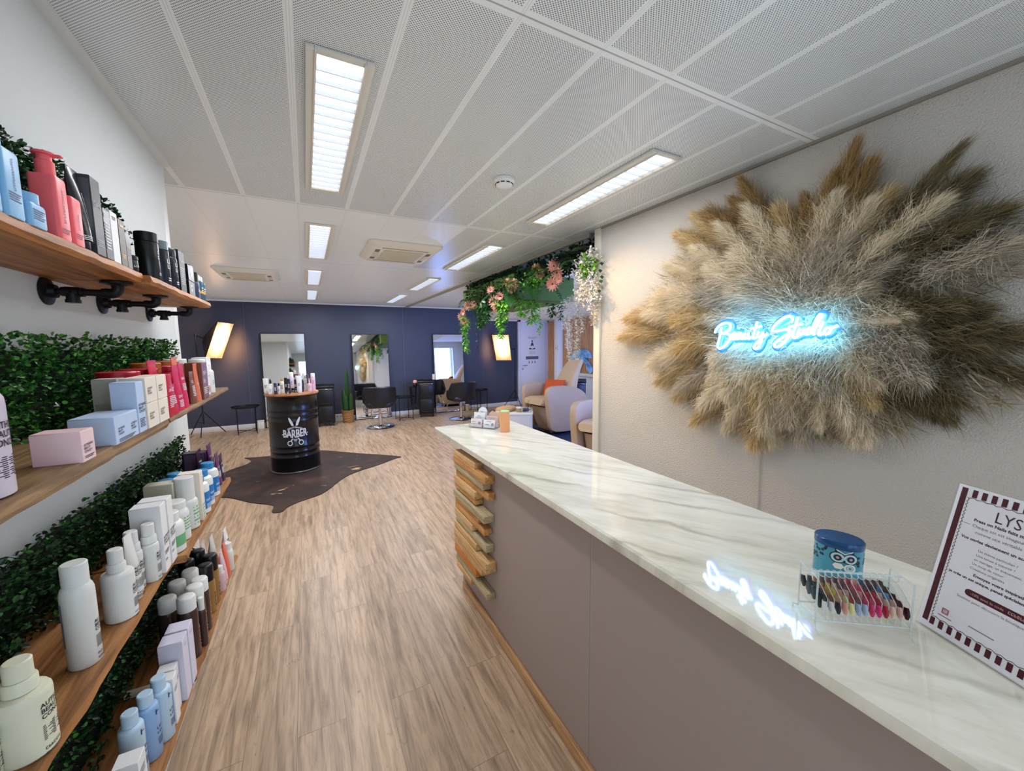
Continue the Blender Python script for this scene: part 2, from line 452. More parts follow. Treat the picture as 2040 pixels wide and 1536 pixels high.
# door with meditation sign
DW = mat('door_white', '#cfd0d8', .4)
b = BM(); box(b, 5.03, 5.86, 9.135, 9.165, .01, 2.19, .003); dr = struct('door_1', b, DW)
b = BM()
for x0, x1, z0, z1 in ((4.955, 5.03, 0, 2.24), (5.86, 5.9, 0, 2.24), (4.955, 5.9, 2.19, 2.24)): box(b, x0, x1, 9.12, 9.18, z0, z1, .003)
obj('door_frame', b, DW, dr)
b = BM(); tube(b, [(5.09, 9.13, 1.05), (5.09, 9.08, 1.05), (5.2, 9.075, 1.05)], .011, 8); lathe(b, [(.024, 0), (.024, .006)], 16, Matrix.Translation((5.09, 9.135, .95)) @ Matrix.Rotation(pi / 2, 4, 'X'))
obj('door_handle', b, CHROME, dr)
b = BM(); b2 = BM(); F = flatF(-9.1335, 5.385, 0)
prism(b, [(-.10, .0), (-.09, .035), (-.03, .04), (-.045, .10), (-.03, .16), (-.012, .175), (-.012, .19), (.012, .19), (.012, .175), (.03, .16), (.045, .10), (.03, .04), (.09, .035), (.10, .0)], .002, Matrix.Translation((5.385, 9.134, 1.47)) @ Matrix.Rotation(pi / 2, 4, 'X'))
lathe(b, [(.0, 0), (.022, 0), (.022, .002), (0, .002)], 16, Matrix.Translation((5.385, 9.134, 1.685)) @ Matrix.Rotation(pi / 2, 4, 'X'))
lathe(b, [(.0, 0), (.012, 0), (0, .03)], 10, Matrix.Translation((5.385, 9.133, 1.702)))
obj('meditation_figure', b, mat('plum_ink', '#3c1d3d', .6), dr)
b = BM(); lathe(b, [(.028, 0), (.045, 0), (.045, .001), (.028, .001)], 20, Matrix.Translation((5.385, 9.131, 1.525)) @ Matrix.Rotation(pi / 2, 4, 'X')); obj('emblem_ring', b, DW, dr)
b = BM(); box(b, 5.19, 5.58, 9.132, 9.135, 1.205, 1.285); obj('sign_bar', b, mat('sign_grey', '#5b5a66', .5), dr)
b = BM()
for i in range(3): bar(b, -.15 + .03 * i, .15 - .03 * i, 1.79 - i * .02, 1.797 - i * .02, F); bar(b, -.09, .09, 1.41 - i * .03, 1.416 - i * .03, F)
for i in range(3): bar(b, -.11 + i * .09, -.075 + i * .09, 1.10, 1.15, F); bar(b, -.1 + i * .09, -.085 + i * .09, 1.15, 1.165, F)
obj('lettering', b, mat('sign_ink', '#77758c', .6), dr)

# ------------------------------------------------------------------ ceiling fixtures
FRM = mat('fixture_cream', '#d3cfc4', .45); LIT = mat('lit_diffuser', '#ffffff', .5, emit='#f4f6ff', es=1.55); LOUV = mat('louvre_aluminium', '#c9d0da', .3, .4)
def troffer(label, x, y0, y1, g):
    t = thing('ceiling_light', label, 'ceiling light', (x, (y0 + y1) / 2, CE), 0, g)
    hw, hl = .098, (y1 - y0) / 2; b = BM()
    for s in (-1, 1):
        box(b, s * hw - .027 * (s > 0), s * hw + .027 * (s < 0), -hl, hl, -.016, -.001, .002); box(b, s * (hw - .027) - .003, s * (hw - .027) + .003, -hl, hl, -.021, -.001)
        box(b, -.07, .07, s * (hl - .012) - .012, s * (hl - .012) + .012, -.012, -.001, .002)
    obj('frame', b, FRM, t)
    b = BM(); quad(b, (-.07, -hl + .022, -.003), (-.07, hl - .022, -.003), (.07, hl - .022, -.003), (.07, -hl + .022, -.003)); raw('diffuser', b, LIT, t)
    b = BM(); n = 17
    for i in range(1, n): yy = -hl + .022 + (2 * hl - .044) * i / n; box(b, -.07, .07, yy - .0016, yy + .0016, -.018, -.004)
    obj('louvre_lattice', b, LOUV, t)
    return t
def lamp(name, loc, size, size_y, W, col, rot=(0, 0, 0), spread=180):
    l = bpy.data.lights.new(name, 'AREA'); l.shape = 'RECTANGLE'; l.size = size; l.size_y = size_y; l.energy = W; l.color = lin(col)[:3]; l.spread = radians(spread)
    o = bpy.data.objects.new(name, l); COL.objects.link(o); o.location = loc; o.rotation_euler = rot; return o
LX = [(.147, 'left row'), (1.556, 'right row')]
LY = [(1.378, 2.56), (3.265, 4.50), (5.185, 6.39), (7.05, 8.40)]
ORD = ['nearest the camera', 'second from the front', 'third from the front', 'farthest back']
WATT = {(0, 0): 12.5, (0, 1): 17, (0, 2): 21, (0, 3): 25, (1, 0): 11, (1, 1): 17, (1, 2): 21, (1, 3): 24}
for i, (x, rn) in enumerate(LX):
    for j, (a, c) in enumerate(LY):
        troffer('white louvred ceiling light, %s of the %s' % (ORD[j], rn), x, a, c, 'louvred ceiling lights')
        lamp('troffer_lamp', (x, (a + c) / 2, CE - .03), .13, c - a - .1, WATT[(i, j)], '#f4f5fb')

def cassette(label, x, y, w, d, g):
    t = thing('air_conditioner', label, 'air conditioner', (x, y, CE), 0, g)
    b = BM(); ring_faces(b, [rrect(w, d, .05, -.001), rrect(w, d, .05, -.012), rrect(w * .86, d * .86, .04, -.045)]); obj('housing', b, FRM, t)
    b = BM(); box(b, -w * .27, w * .27, -d * .27, d * .27, -.052, -.044, .004); obj('intake_grille', b, mat('grille_cream', '#bdb69c', .5), t)
    DK = mat('vent_dark', '#6b665a', .6); VC = mat('vent_flap', '#c9c3b2', .5)
    for k, (dx, dy) in enumerate(((0, -1), (1, 0), (0, 1), (-1, 0))):
        b = BM(); L = .20
        cx, cy = dx * w * .355, dy * d * .355
        sx, sy = (L if dy else .02), (L if dx else .02)
        box(b, cx - sx, cx + sx, cy - sy, cy + sy, -.0455, -.040); obj('air_slot', b, DK, t)
        b = BM(); box(b, cx - sx * .97, cx + sx * .97, cy - sy * .5, cy + sy * .5, -.050, -.043, .002); obj('flap', b, VC, t)
    return t
cassette('cream ceiling air conditioner between the two rows of lights', .84, 3.885, .64, .73, 'ceiling air conditioners')
cassette('cream ceiling air conditioner at far left above the shelf end', -.56, 5.77, .63, .76, 'ceiling air conditioners')
cassette('cream ceiling air conditioner behind the hanging flowers', 2.75, 6.1, .63, .7, 'ceiling air conditioners')
t = thing('smoke_detector', 'round white smoke detector on the perforated ceiling', 'smoke detector', (1.0, 1.985, CE))
b = BM(); lathe(b, [(.056, -.001), (.056, -.014), (.05, -.02), (.045, -.034), (.03, -.042), (0.001, -.043)], 28); obj('housing', b, WHITE, t)
b = BM()
for k in range(10):
    a = 2 * pi * k / 10; box(b, -.010, .010, -.002, .002, -.031, -.026, 0, 2, Matrix.Rotation(a, 4, 'Z') @ Matrix.Translation((0, -.0465, 0)))
obj('vent_slot', b, BLACK, t)

# ------------------------------------------------------------------ wall shelves on the left
SH = [m_wood('shelf_wood_orange', '#5f3413', '#a86a31', '#c98d50', 1, .8), m_wood('shelf_wood_weathered', '#55402b', '#94744f', '#b09068', 1, .8), m_wood('shelf_wood_brown', '#603a1b', '#a06c3c', '#bd8a58', 1, .8)]
def board(label, xf, y0, y1, zt, th, m, seed, near=0.0):
    b = BM(); n = 26; rs = []; r = random.Random(seed); x0 = -.556
    for i in range(n + 1):
        y = y0 + (y1 - y0) * i / n; e = xf + .004 * noise.noise((y * 5, seed, 0)) + .002 * r.uniform(-1, 1)
        if i == 0: e -= near
        rs.append([Vector(p) for p in ((x0, y, zt - th), (e - .006, y, zt - th), (e, y, zt - th * .6 + .001 * r.uniform(-1, 1)), (e - .003, y, zt), (x0, y, zt))])
    ring_faces(b, rs); o = obj('wall_shelf', b, m, None, 35)
    return tag(o, label, 'shelf', 'rustic wooden wall shelves')
Z1, Z2, Z3, Z4 = 1.797, 1.41, 1.012, .572
board('nearer orange wooden shelf board on the top tier, under blue and coral bottles', -.372, .2, 1.40, Z1, .024, SH[0], 1)
board('farther orange wooden shelf board on the top tier, under black bottles', -.356, 1.40, 2.16, Z1 - .004, .022, SH[0], 2)
board('nearer weathered board on the second tier, under pink and pale blue cartons', -.343, .2, 1.375, Z2, .026, SH[1], 3)
board('farther weathered board on the second tier, under red and copper packs', -.340, 1.385, 2.30, Z2, .018, SH[1], 4)
board('nearer brown board on the third tier, under white bottles', -.362, .2, 1.37, Z3, .024, SH[2], 5)
board('farther brown board on the third tier, under blue-capped bottles', -.334, 1.38, 2.14, Z3, .022, SH[2], 6)
board('nearer brown board on the lowest tier, under pale blue bottles', -.366, .3, 1.47, Z4, .022, SH[2], 7)
board('farther brown board on the lowest tier, under spray cans', -.360, 1.478, 2.29, Z4, .022, SH[2], 8)
tag(obj('cleat', (lambda b: (box(b, -.53, -.42, 1.462, 1.486, Z4 + .001, Z4 + .012, .002), b)[1])(BM()), CREAMC), 'short pale wooden batten across the gap in the lowest shelf', 'batten')

def bracket(label, y, zp, zs, xe=-.425):
    t = thing('pipe_bracket', label, 'shelf bracket', (-.557, y, zp), 0, 'black iron pipe brackets')
    RX = Matrix.Rotation(pi / 2, 4, 'Y'); L = xe + .557; h = zs - zp
    b = BM(); lathe(b, [(.034, 0), (.034, .005), (.018, .009), (.0155, .020), (0.001, .020)], 20, RX); obj('wall_flange', b, IRON, t)
    b = BM(); tube(b, [(.01, 0, 0), (L - .02, 0, 0)], .0085, 12)
    for x in (.028, .062, L - .03): lathe(b, [(.0115, x), (.0115, x + .007)], 12, RX)
    obj('pipe', b, IRON, t)
    b = BM(); lathe(b, [(.0125, .034), (.0125, .06)], 14, RX); lathe(b, [(.0125, -.024), (.0125, 0)], 14, Matrix.Translation((.047, 0, 0))); lathe(b, [(.0145, -.027), (.0145, -.019)], 14, Matrix.Translation((.047, 0, 0))); obj('tee_fitting', b, IRON, t)
    b = BM(); tube(b, smooth_path([(L - .024, 0, 0), (L - .01, 0, .0), (L, 0, .008), (L, 0, h - .004)], 5), .0125, 12); obj('elbow', b, IRON, t)
    b = BM(); lathe(b, [(.014, h - .010), (.032, h - .005), (.032, h - .0005)], 20, Matrix.Translation((L, 0, 0))); obj('shelf_flange', b, IRON, t)
bracket('black iron pipe bracket under the top shelf, nearest the camera', 1.40, 1.742, Z1 - .026)
bracket('black iron pipe bracket under the top shelf, middle of three', 1.70, 1.742, Z1 - .026)
bracket('black iron pipe bracket under the top shelf, at its far end', 2.12, 1.742, Z1 - .026)
bracket('black iron pipe bracket half hidden under the second shelf', 1.27, 1.355, Z2 - .028)

# ------------------------------------------------------------------ boxwood panels
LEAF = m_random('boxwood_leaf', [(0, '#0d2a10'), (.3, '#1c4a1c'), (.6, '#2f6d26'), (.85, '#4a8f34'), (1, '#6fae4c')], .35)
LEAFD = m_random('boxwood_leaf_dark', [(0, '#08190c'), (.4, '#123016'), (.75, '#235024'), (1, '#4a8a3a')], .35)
MATG = mat('boxwood_backing', '#0b1a0c', .9)
def leaf(bm, p, d, u, L, W, rnd=False):
    d = d.normalized(); s = d.cross(u)
    s = s.normalized() if s.length > 1e-4 else d.orthogonal().normalized(); n = s.cross(d)
    if rnd:                                   # broad rounded leaf
        v = [bm.verts.new(q) for q in (p, p + d * L * .35 + s * W + n * W * .3, p + d * L * .8 + s * W * .75 + n * W * .2, p + d * L, p + d * L * .8 - s * W * .75 + n * W * .2, p + d * L * .35 - s * W + n * W * .3)]
        bm.faces.new((v[0], v[1], v[2], v[3])); bm.faces.new((v[0], v[3], v[4], v[5])); return
    m1 = p + d * L * .5 + s * W + n * W * .3; m2 = p + d * L * .5 - s * W + n * W * .3
    v = [bm.verts.new(q) for q in (p, m1, p + d * L, m2, p + d * L * .5)]
    bm.faces.new((v[0], v[1], v[2], v[4])); bm.faces.new((v[0], v[4], v[2], v[3]))
def hedge(label, y0, y1, z0, z1, dens, m, xo=.06, seed=3):
    r = random.Random(seed); b = BM(); X = -.556
    box(b, X, X + .012, y0, y1, z0, z1 - .035)
    o = obj('boxwood_panel', b, MATG, None, 0); tag(o, label, 'artificial hedge', 'artificial boxwood panels')
    b = BM()
    for i in range(int(dens * (y1 - y0) * (z1 - z0 + .02))):
        y = r.uniform(y0, y1); z = r.uniform(z0, z1 + .012 * noise.noise((y * 22, seed, 1))); dx = (.25 + .75 * r.random() ** .6) * xo * (.8 + .55 * noise.noise((y * 16, z * 16, seed)))
        d = Vector((r.uniform(.1, 1.0), r.uniform(-1, 1), r.uniform(-.6, 1)))
        leaf(b, Vector((X + max(.012, dx), y, z)), d, Vector((r.uniform(-1, 1), r.uniform(-1, 1), 1)), r.uniform(.009, .0145), r.uniform(.0034, .0052), True)
    e = raw('foliage', b, m, o); e['kind'] = 'stuff'
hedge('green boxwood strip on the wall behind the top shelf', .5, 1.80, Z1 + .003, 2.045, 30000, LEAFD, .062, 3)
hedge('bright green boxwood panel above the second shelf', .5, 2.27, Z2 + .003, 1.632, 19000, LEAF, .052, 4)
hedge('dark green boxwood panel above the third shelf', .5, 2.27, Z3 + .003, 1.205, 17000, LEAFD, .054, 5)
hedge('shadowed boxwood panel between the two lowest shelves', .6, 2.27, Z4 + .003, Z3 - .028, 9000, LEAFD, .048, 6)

# ------------------------------------------------------------------ product builders (front faces local -Y)
ROT = pi / 2      # turns the front towards the room (+X)
ABC = ('AUTHENTIC', 'BEAUTY', 'CONCEPT')
def abc(w, z, s, n=9, word=True, fs=.0012):
    rows = [(t, z - i * s * .92, s) for i, t in enumerate(ABC)]
    rows.append((n, z - 3 * s * .95 - .002, fs)); z2 = z - 3 * s * .95 - .002 - n * fs * 2.2 - .012
    if word: rows += [('~~~~~~~~', z2, s * .62), (2, z2 - .006, fs)]
    return rows
def finish(t, m, w, rows, F):
    if rows:
        b = BM(); label_block(b, F, w, rows); raw('lettering', b, m, t)
def p_round(name, label, cat, loc, r, h, cr, ch, m, mc=None, sh=.02, rows=None, lw=.03, ink=None, collar=False, rot=ROT, g=None, pump=False, band=None, a0=0.0, capround=.002):
    t = thing(name, label, cat, loc, rot, g); mc = mc or m
    b = BM(); lathe(b, [(r * .9, 0), (r, .003), (r, h - sh), (r * .985, h - sh * .6), (r * .9, h - sh * .25), (max(cr * .96, r * .5), h)], 28); obj('body', b, m, t)
    b = BM(); z = h
    if collar:
        lathe(b, [(cr * 1.22, z), (cr * 1.22, z + .016), (cr * 1.1, z + .019)], 24); obj('collar', b, mc, t); z += .019; b = BM()
    lathe(b, [(cr, z + .0003), (cr, z + ch - capround), (cr - capround, z + ch)], 24)
    if pump: tube(b, smooth_path([(0, 0, z + ch), (0, 0, z + ch + .012), (0, -.012, z + ch + .016), (0, -.032, z + ch + .012)], 4), .005, 8)
    obj('cap', b, mc, t)
    if band:
        b = BM(); z0, z1, bmx = band; lathe(b, [(r + .0004, z0), (r + .0004, z1)], 28); obj('label_band', b, bmx, t)
    finish(t, ink or INK, lw, rows, cylF(r + (.0006 if band else 0), 0, a0)); return t
def p_rect(name, label, cat, loc, w, d, h, cr, ch, m, mc=None, rows=None, lw=.03, ink=None, rot=ROT, g=None, pump=False, rad=.006, vtext=None):
    t = thing(name, label, cat, loc, rot, g); mc = mc or m
    b = BM(); ring_faces(b, [rrect(w * .97, d * .97, rad, 0), rrect(w, d, rad, .003), rrect(w, d, rad, h - .004), rrect(w * .96, d * .94, rad, h)]); obj('body', b, m, t)
    if ch:
        b = BM(); lathe(b, [(cr, h + .0003), (cr, h + ch * (.6 if pump else 1)), (cr * .85, h + ch * (.62 if pump else 1) + .001)], 22)
        obj('cap', b, mc, t)
        if pump:
            b = BM(); lathe(b, [(cr * .8, h + ch * .62), (cr * .8, h + ch * .85), (cr * 1.2, h + ch * .88), (cr * 1.2, h + ch * .97), (cr * .9, h + ch)], 20); box(b, -.0055, .0055, -.024, 0, h + ch * .86, h + ch * .94, .002); obj('pump_head', b, mc, t)
    rows = list(rows or [])
    if rows or vtext:
        b = BM(); F = flatF(d / 2)
        if rows: label_block(b, F, lw, rows)
        if vtext:
            s, zz, size = vtext; text(b, s, size, lambda x, y: F(-y + .003, x + zz), 'LEFT')
        raw('lettering', b, ink or INK, t)
    return t
def p_box(name, label, cat, loc, w, d, h, m, rows=None, lw=None, ink=None, rot=ROT, g=None, side=None, flap=True):
    t = thing(name, label, cat, loc, rot, g)
    b = BM(); box(b, -w / 2, w / 2, -d / 2, d / 2, 0, h - .0012, .0008, 1); obj('carton', b, m, t)
    if flap:
        b = BM(); box(b, -w / 2 + .0008, w / 2 - .0002, -d / 2 + .0012, d / 2 - .0005, h - .0012, h, .0004, 1); obj('top_flap', b, m, t)
    finish(t, ink or INK, lw or w * .75, rows, flatF(d / 2))
    if side:            # printed panel on the end that looks at the camera (local -X)
        smat, z0, z1 = side; b = BM(); box(b, -w / 2 - .0006, -w / 2, -d * .42, d * .42, z0, z1); obj('printed_panel', b, smat, t)
    return t
def p_tube(name, label, cat, loc, w, h, ch, m, mc=None, rows=None, lw=.025, ink=None, rot=ROT, g=None, lean=0.0, panel=None):
    t = thing(name, label, cat, loc, rot, g); mc = mc or m
    rg = []
    for i in range(9):
        k = i / 8; z = ch + (h - ch) * k; ww = w * (.44 + .06 * k); dd = w * .42 * (1 - k ** 1.6) + .0016
        rg.append([Vector((ww * cos(a), dd * sin(a) + lean * k, z)) for a in [2 * pi * q / 24 for q in range(24)]])
    b = BM(); ring_faces(b, rg); obj('body', b, m, t)
    b = BM(); lathe(b, [(w * .36, 0), (w * .38, .002), (w * .38, ch - .0005)], 22); obj('cap', b, mc, t)
    b = BM(); box(b, -w * .5, w * .5, lean - .0014, lean + .0014, h - .008, h + .001); obj('crimp', b, m, t)
    def F(x, y):
        k = min(max((y - ch) / (h - ch), 0), 1); dd = w * .42 * (1 - k ** 1.6) + .0016; ww = w * (.44 + .06 * k); q = max(0, 1 - (x / ww) ** 2)
        return Vector((x, lean * k - dd * sqrt(q) - .0008, y))
    if panel:
        pm, px0, px1, z0, z1 = panel; b = BM()
        for i in range(8): bar(b, px0, px1, z0 + (z1 - z0) * i / 8, z0 + (z1 - z0) * (i + 1) / 8, F, 3)
        raw('label_panel', b, pm, t)
    if rows: finish(t, ink or INK, lw, rows, F)
    return t
def p_pouch(name, label, cat, loc, w, h, d, m, rows=None, lw=.04, ink=None, rot=ROT, g=None, lean=0.0):
    t = thing(name, label, cat, loc, rot, g); rg = []
    for i in range(9):
        k = i / 8; dd = d / 2 * (1 - k ** 1.3) + .0012; ww = w / 2 * (1 - .06 * sin(pi * k))
        rg.append([Vector((ww * cos(a) if abs(cos(a)) > .2 else ww * cos(a), dd * sin(a) + lean * k, h * k)) for a in [2 * pi * q / 24 for q in range(24)]])
    b = BM(); ring_faces(b, rg); obj('sachet', b, m, t)
    b = BM(); box(b, -w / 2, w / 2, lean - .001, lean + .001, h - .004, h + .010); obj('top_seal', b, m, t)
    def F(x, y):
        k = min(max(y / h, 0), 1); dd = d / 2 * (1 - k ** 1.3) + .0012; ww = w / 2; q = max(0, 1 - (x / ww) ** 2)
        return Vector((x, lean * k - dd * sqrt(q) - .0008, y))
    if rows: finish(t, ink or WINK, lw, rows, F)
    return t
def p_jar(name, label, cat, loc, r, h, lh, m, mc, rows=None, lw=.03, ink=None, rot=ROT, g=None, lr=1.02):
    t = thing(name, label, cat, loc, rot, g)
    b = BM(); lathe(b, [(r * .93, 0), (r, .004), (r, h - lh - .004), (r * .95, h - lh)], 28); obj('body', b, m, t)
    b = BM(); lathe(b, [(r * lr, h - lh + .0004), (r * lr, h - .002), (r * lr - .002, h)], 28); obj('lid', b, mc, t)
    finish(t, ink or INK, lw, rows, cylF(r)); return t
def p_can(name, label, cat, loc, r, h, ch, m, mc, rows=None, lw=.03, ink=None, rot=ROT, g=None, lines=None):
    t = thing(name, label, cat, loc, rot, g); hb = h - ch
    b = BM(); lathe(b, [(r * .95, 0), (r, .003), (r, hb - .012), (r * .9, hb - .003), (r * .84, hb)], 28); obj('can_body', b, m, t)
    b = BM(); lathe(b, [(r * .93, hb - .002), (r * .93, h - .006), (r * .84, h - .0015), (r * .7, h)], 26); obj('cap', b, mc, t)
    if lines:
        b = BM()
        for s, z, size in lines: text(b, s, size, (lambda F, z: (lambda x, y: F(-y + size * .35, x + z)))(cylF(r), z), 'LEFT')
        raw('lettering', b, ink or INK, t)
    else: finish(t, ink or INK, lw, rows, cylF(r))
    return t

# ------------------------------------------------------------------ tier 1 (top shelf)
k1 = 1.055   # the top boards stand a little closer to the wall
G1 = 'hair products on the top shelf'
BO = 'bottle'; V = lambda s, z, h: (s, z, h)
fp = lambda z, n=4, s=.0016: [(n, z, s)]
p_rect('shampoo_bottle', 'tall sky blue bottle cut off by the left edge of the photo, top shelf', BO, (-.396, .842, Z1), .046, .042, .118, .014, .0, SKY, SKY, fp(.04), .03, NAVYINK, g=G1, vtext=('~~~~~~~~~', .045, .008))
p_rect('conditioner_bottle', 'sky blue pump bottle behind the blue jar at near end of top shelf', BO, (-.396, .893, Z1), .044, .044, .098, .013, .034, SKY, SKY, fp(.035), .03, NAVYINK, g=G1, vtext=('~~~~~~~~~~~~~~', .04, .006))
p_rect('cream_jar', 'low sky blue jar with rounded lid in front of the coral pump bottle', 'jar', (-.394, .949, Z1), .046, .042, .037, .021, .016, SKY, SKY, fp(.026, 5), .034, NAVYINK, g=G1)
p_rect('shampoo_bottle', 'large coral pump bottle on the top shelf', BO, (-.392, 1.033, Z1), .040, .036, .108, .0125, .042, CORAL, CORAL, fp(.018, 3), .03, mat('dark_red_ink', '#8c2a38', .5), g=G1, pump=True, vtext=('~~~~~~~~~~~~~', .03, .008))
p_rect('conditioner_bottle', 'slim coral bottle with round cap right behind the coral pump bottle', BO, (-.420, 1.108, Z1), .040, .030, .112, .0135, .030, CORAL, CORAL, None, .02, None, g=G1)
p_rect('treatment_bottle', 'short flat coral bottle beside the black tube', BO, (-.388, 1.080, Z1), .040, .03, .088, .0, .0, CORAL, CORAL, fp(.02, 3), .026, mat('dark_red_ink', '#8c2a38', .5), g=G1, vtext=('~~~~~~~~~', .03, .006))
p_tube('styling_tube', 'black tube with a white label strip standing on its cap, top shelf', 'tube', (-.393, 1.128, Z1), .044, .158, .02, mat('glossy_black_tube', '#191a1f', .25), BLACK, fp(.028, 3), .03, WINK, g=G1, panel=(WHITE, .004, .016, .05, .115))
p_box('styling_box', 'tall charcoal carton next to the black tube on the top shelf', 'box', (-.389, 1.170, Z1), .042, .032, .158, CHAR, [('~~~~~', .10, .014), (4, .03, .0018)], .03, GREY, g=G1, side=(mat('box_window_print', '#55565c', .4), .02, .15))
p_box('styling_box', 'black carton printed with white squares, left of the white carton', 'box', (-.386, 1.211, Z1), .034, .026, .108, BLACK, [('~~~', .09, .014), (9, .075, .003)], .026, WINK, g=G1)
p_box('serum_box', 'narrow white carton among the black ones on the top shelf', 'box', (-.386, 1.250, Z1), .038, .026, .114, WHITEC, [(2, .10, .002)], .02, g=G1)
p_box('serum_box', 'black and olive carton with gold print, right of the white carton', 'box', (-.386, 1.291, Z1), .036, .026, .108, OLIVE, [(1, .09, .005), (3, .025, .0018)], .024, GOLDINK, g=G1)
p_box('wax_box', 'small black carton with a gold label, top shelf', 'box', (-.392, 1.328, Z1), .030, .036, .086, BLACK, [('~~~~~~', .048, .008), ('~~', .016, .016)], .022, GOLDINK, g=G1)
p_jar('wax_jar', 'small black tin with a white label on the top shelf', 'jar', (-.394, 1.374, Z1), .022, .040, .011, BLACK, BLACK, [('~~~~~~', .010, .007)], .03, WINK, g=G1)
p_jar('styling_jar', 'tall black jar with a black lid, first on the farther top board', 'jar', (-.384, 1.50, Z1 - .004), .0255, .132, .026, BLACK, BLACK, [('~~', .074, .013), ('~~', .060, .013), (2, .02, .002)], .016, WINK, g=G1)
p_jar('styling_jar', 'black jar with a clear lid, second of the row on the farther top board', 'jar', (-.382, 1.60, Z1 - .004), .023, .132, .026, mat('blue_black_plastic', '#111722', .3), mat('smoky_clear_lid', '#6d7b80', .15), [('~~~', .066, .018), ('~~~', .05, .018), (2, .02, .003)], .024, WINK, g=G1)
p_can('spray_can', 'black can right of the clear-lidded jar on the top shelf', 'spray can', (-.382, 1.685, Z1 - .004), .023, .130, .026, mat('blue_black_plastic', '#111722', .3), BLACK, [('~~~', .07, .017), ('~~~', .054, .017), (2, .02, .003)], .022, WINK, g=G1)
p_box('styling_box', 'black carton with grey vertical lettering behind the third black jar', 'box', (-.382, 1.775, Z1 - .004), .070, .035, .140, mat('dark_grey_carton', '#1e2023', .4), [('~~~~~', .1, .02), (9, .08, .003)], .05, GREY, g=G1)
sb = p_box('clay_box', 'square black box, lower of two stacked on the top shelf', 'box', (-.40, 1.92, Z1 - .004), .085, .06, .058, BLACK, [('~~~', .034, .016), ('~~~', .018, .016)], .03, WINK, g=G1)
dup(sb, (-.40, 1.921, Z1 + .055), None, 'square black box, upper of two stacked on the top shelf')
p_round('styling_bottle', 'dark blue bottle with black cap right of the stacked black boxes', BO, (-.395, 2.015, Z1 - .004), .03, .07, .028, .036, mat('ink_blue_plastic', '#27364f', .3), BLACK, .01, [('~~~', .03, .014)], .02, WINK, g=G1)
for i, (yy, s) in enumerate(((2.07, 'nearer'), (2.112, 'farther'))):
    p_round('tonic_bottle', 'small clear-topped bottle with gold and white bands, %s of a pair' % s, BO, (-.382, yy, Z1 - .004), .018, .082, .011, .022, mat('teal_glass', '#3f6470', .15), FROST, .012, [(2, .05, .004)], .022, WINK, g=G1, band=(.03, .04, GOLDINK))
p_box('styling_box', 'tall black carton at the far end of the top shelf', 'box', (-.43, 2.12, Z1 - .004), .05, .05, .15, BLACK, [(3, .05, .004)], .035, WINK, g=G1)

# ------------------------------------------------------------------ tier 2
G2 = 'hair products on the second shelf'
t = p_round('shampoo_bottle', 'big lilac white bottle at the left edge of the photo on the second shelf', BO, (-.396, .742, Z2), .047, .142, .03, .035, LILACW, LILACW, .022, abc(.07, .09, .0125, 11, False), .062, INK, g=G2, a0=.15)
p_box('gift_carton', 'pink carton standing alone near the front of the second shelf', 'box', (-.370, .925, Z2), .045, .060, .053, PINKC, [(t_, .026 - i * .0055, .0058) for i, t_ in enumerate(ABC)] + [(2, .0085, .0012)], .034, INK, g=G2)
b1 = p_box('gift_carton', 'low pale blue carton beside the pink carton, with double printing', 'box', (-.374, 1.095, Z2), .118, .066, .056, BLUEC, [(t_, .028 - i * .0055, .0058) for i, t_ in enumerate(ABC)] + [(3, .008, .0012)], .09, INK, g=G2)
b = BM(); label_block(b, flatF(.033, .05), .06, [(t_, .028 - i * .0055, .0058) for i, t_ in enumerate(ABC)]); raw('lettering', b, INK, b1)
p_box('gift_carton', 'tall pale blue carton behind the low pale blue one', 'box', (-.362, 1.181, Z2), .044, .044, .115, BLUEC, [(t_, .06 - i * .0075, .008) for i, t_ in enumerate(ABC)] + [(6, .03, .0016)], .034, INK, g=G2, side=(mat('blue_band_print', '#6f9cd0', .5), .02, .05))
p_box('gift_carton', 'greyish white carton at the back behind the tall pale blue carton', 'box', (-.425, 1.285, Z2), .05, .045, .118, mat('grey_white_carton', '#b9b8ae', .5), None, g=G2, side=(mat('fine_grey_print', '#a2a198', .6), .01, .06))
c0 = p_box('gift_carton', 'cream carton, lower of the nearer stacked pair', 'box', (-.361, 1.248, Z2), .075, .046, .060, CREAMC, [(t_, .032 - i * .006, .0062) for i, t_ in enumerate(ABC)], .055, INK, g=G2)
dup(c0, (-.361, 1.249, Z2 + .0605), None, 'cream carton, upper of the nearer stacked pair')
dup(c0, (-.361, 1.328, Z2), None, 'cream carton, lower of the farther stacked pair')
dup(c0, (-.361, 1.329, Z2 + .0605), None, 'cream carton, upper of the farther stacked pair')
for i, (yy, s) in enumerate(((1.40, 'nearest'), (1.54, 'middle'), (1.74, 'farthest'))):
    p_jar('hair_mask_jar', 'red jar with a red lid at the back of the second shelf, %s of three' % s, 'jar', (-.436, yy - .02, Z2), .042, .130, .018, RED, RED, g=G2)
for i, (yy, s) in enumerate(((1.618, 'nearer'), (1.818, 'farther'))):
    p_jar('hair_mask_jar', 'amber brown jar behind the red ones, %s of two' % s, 'jar', (-.446, yy, Z2), .036, .144, .02, AMBER, AMBER, g=G2)
p_jar('oil_jar', 'jar with an orange yellow lid peeping over the amber jars', 'jar', (-.450, 2.0, Z2), .034, .130, .02, AMBER, mat('orange_lid', '#dd8a22', .35), g=G2)
RS = [('~~~~~~', .085, .011), (3, .074, .002), (5, .05, .0022)]
p_rect('shampoo_bottle', 'red flat bottle with a white heart mark, right of the cream cartons', BO, (-.357, 1.404, Z2), .055, .036, .118, 0, 0, REDC, REDC, [('~~~~~', .07, .010), (7, .055, .0022)], .036, WINK, g=G2, rad=.014)
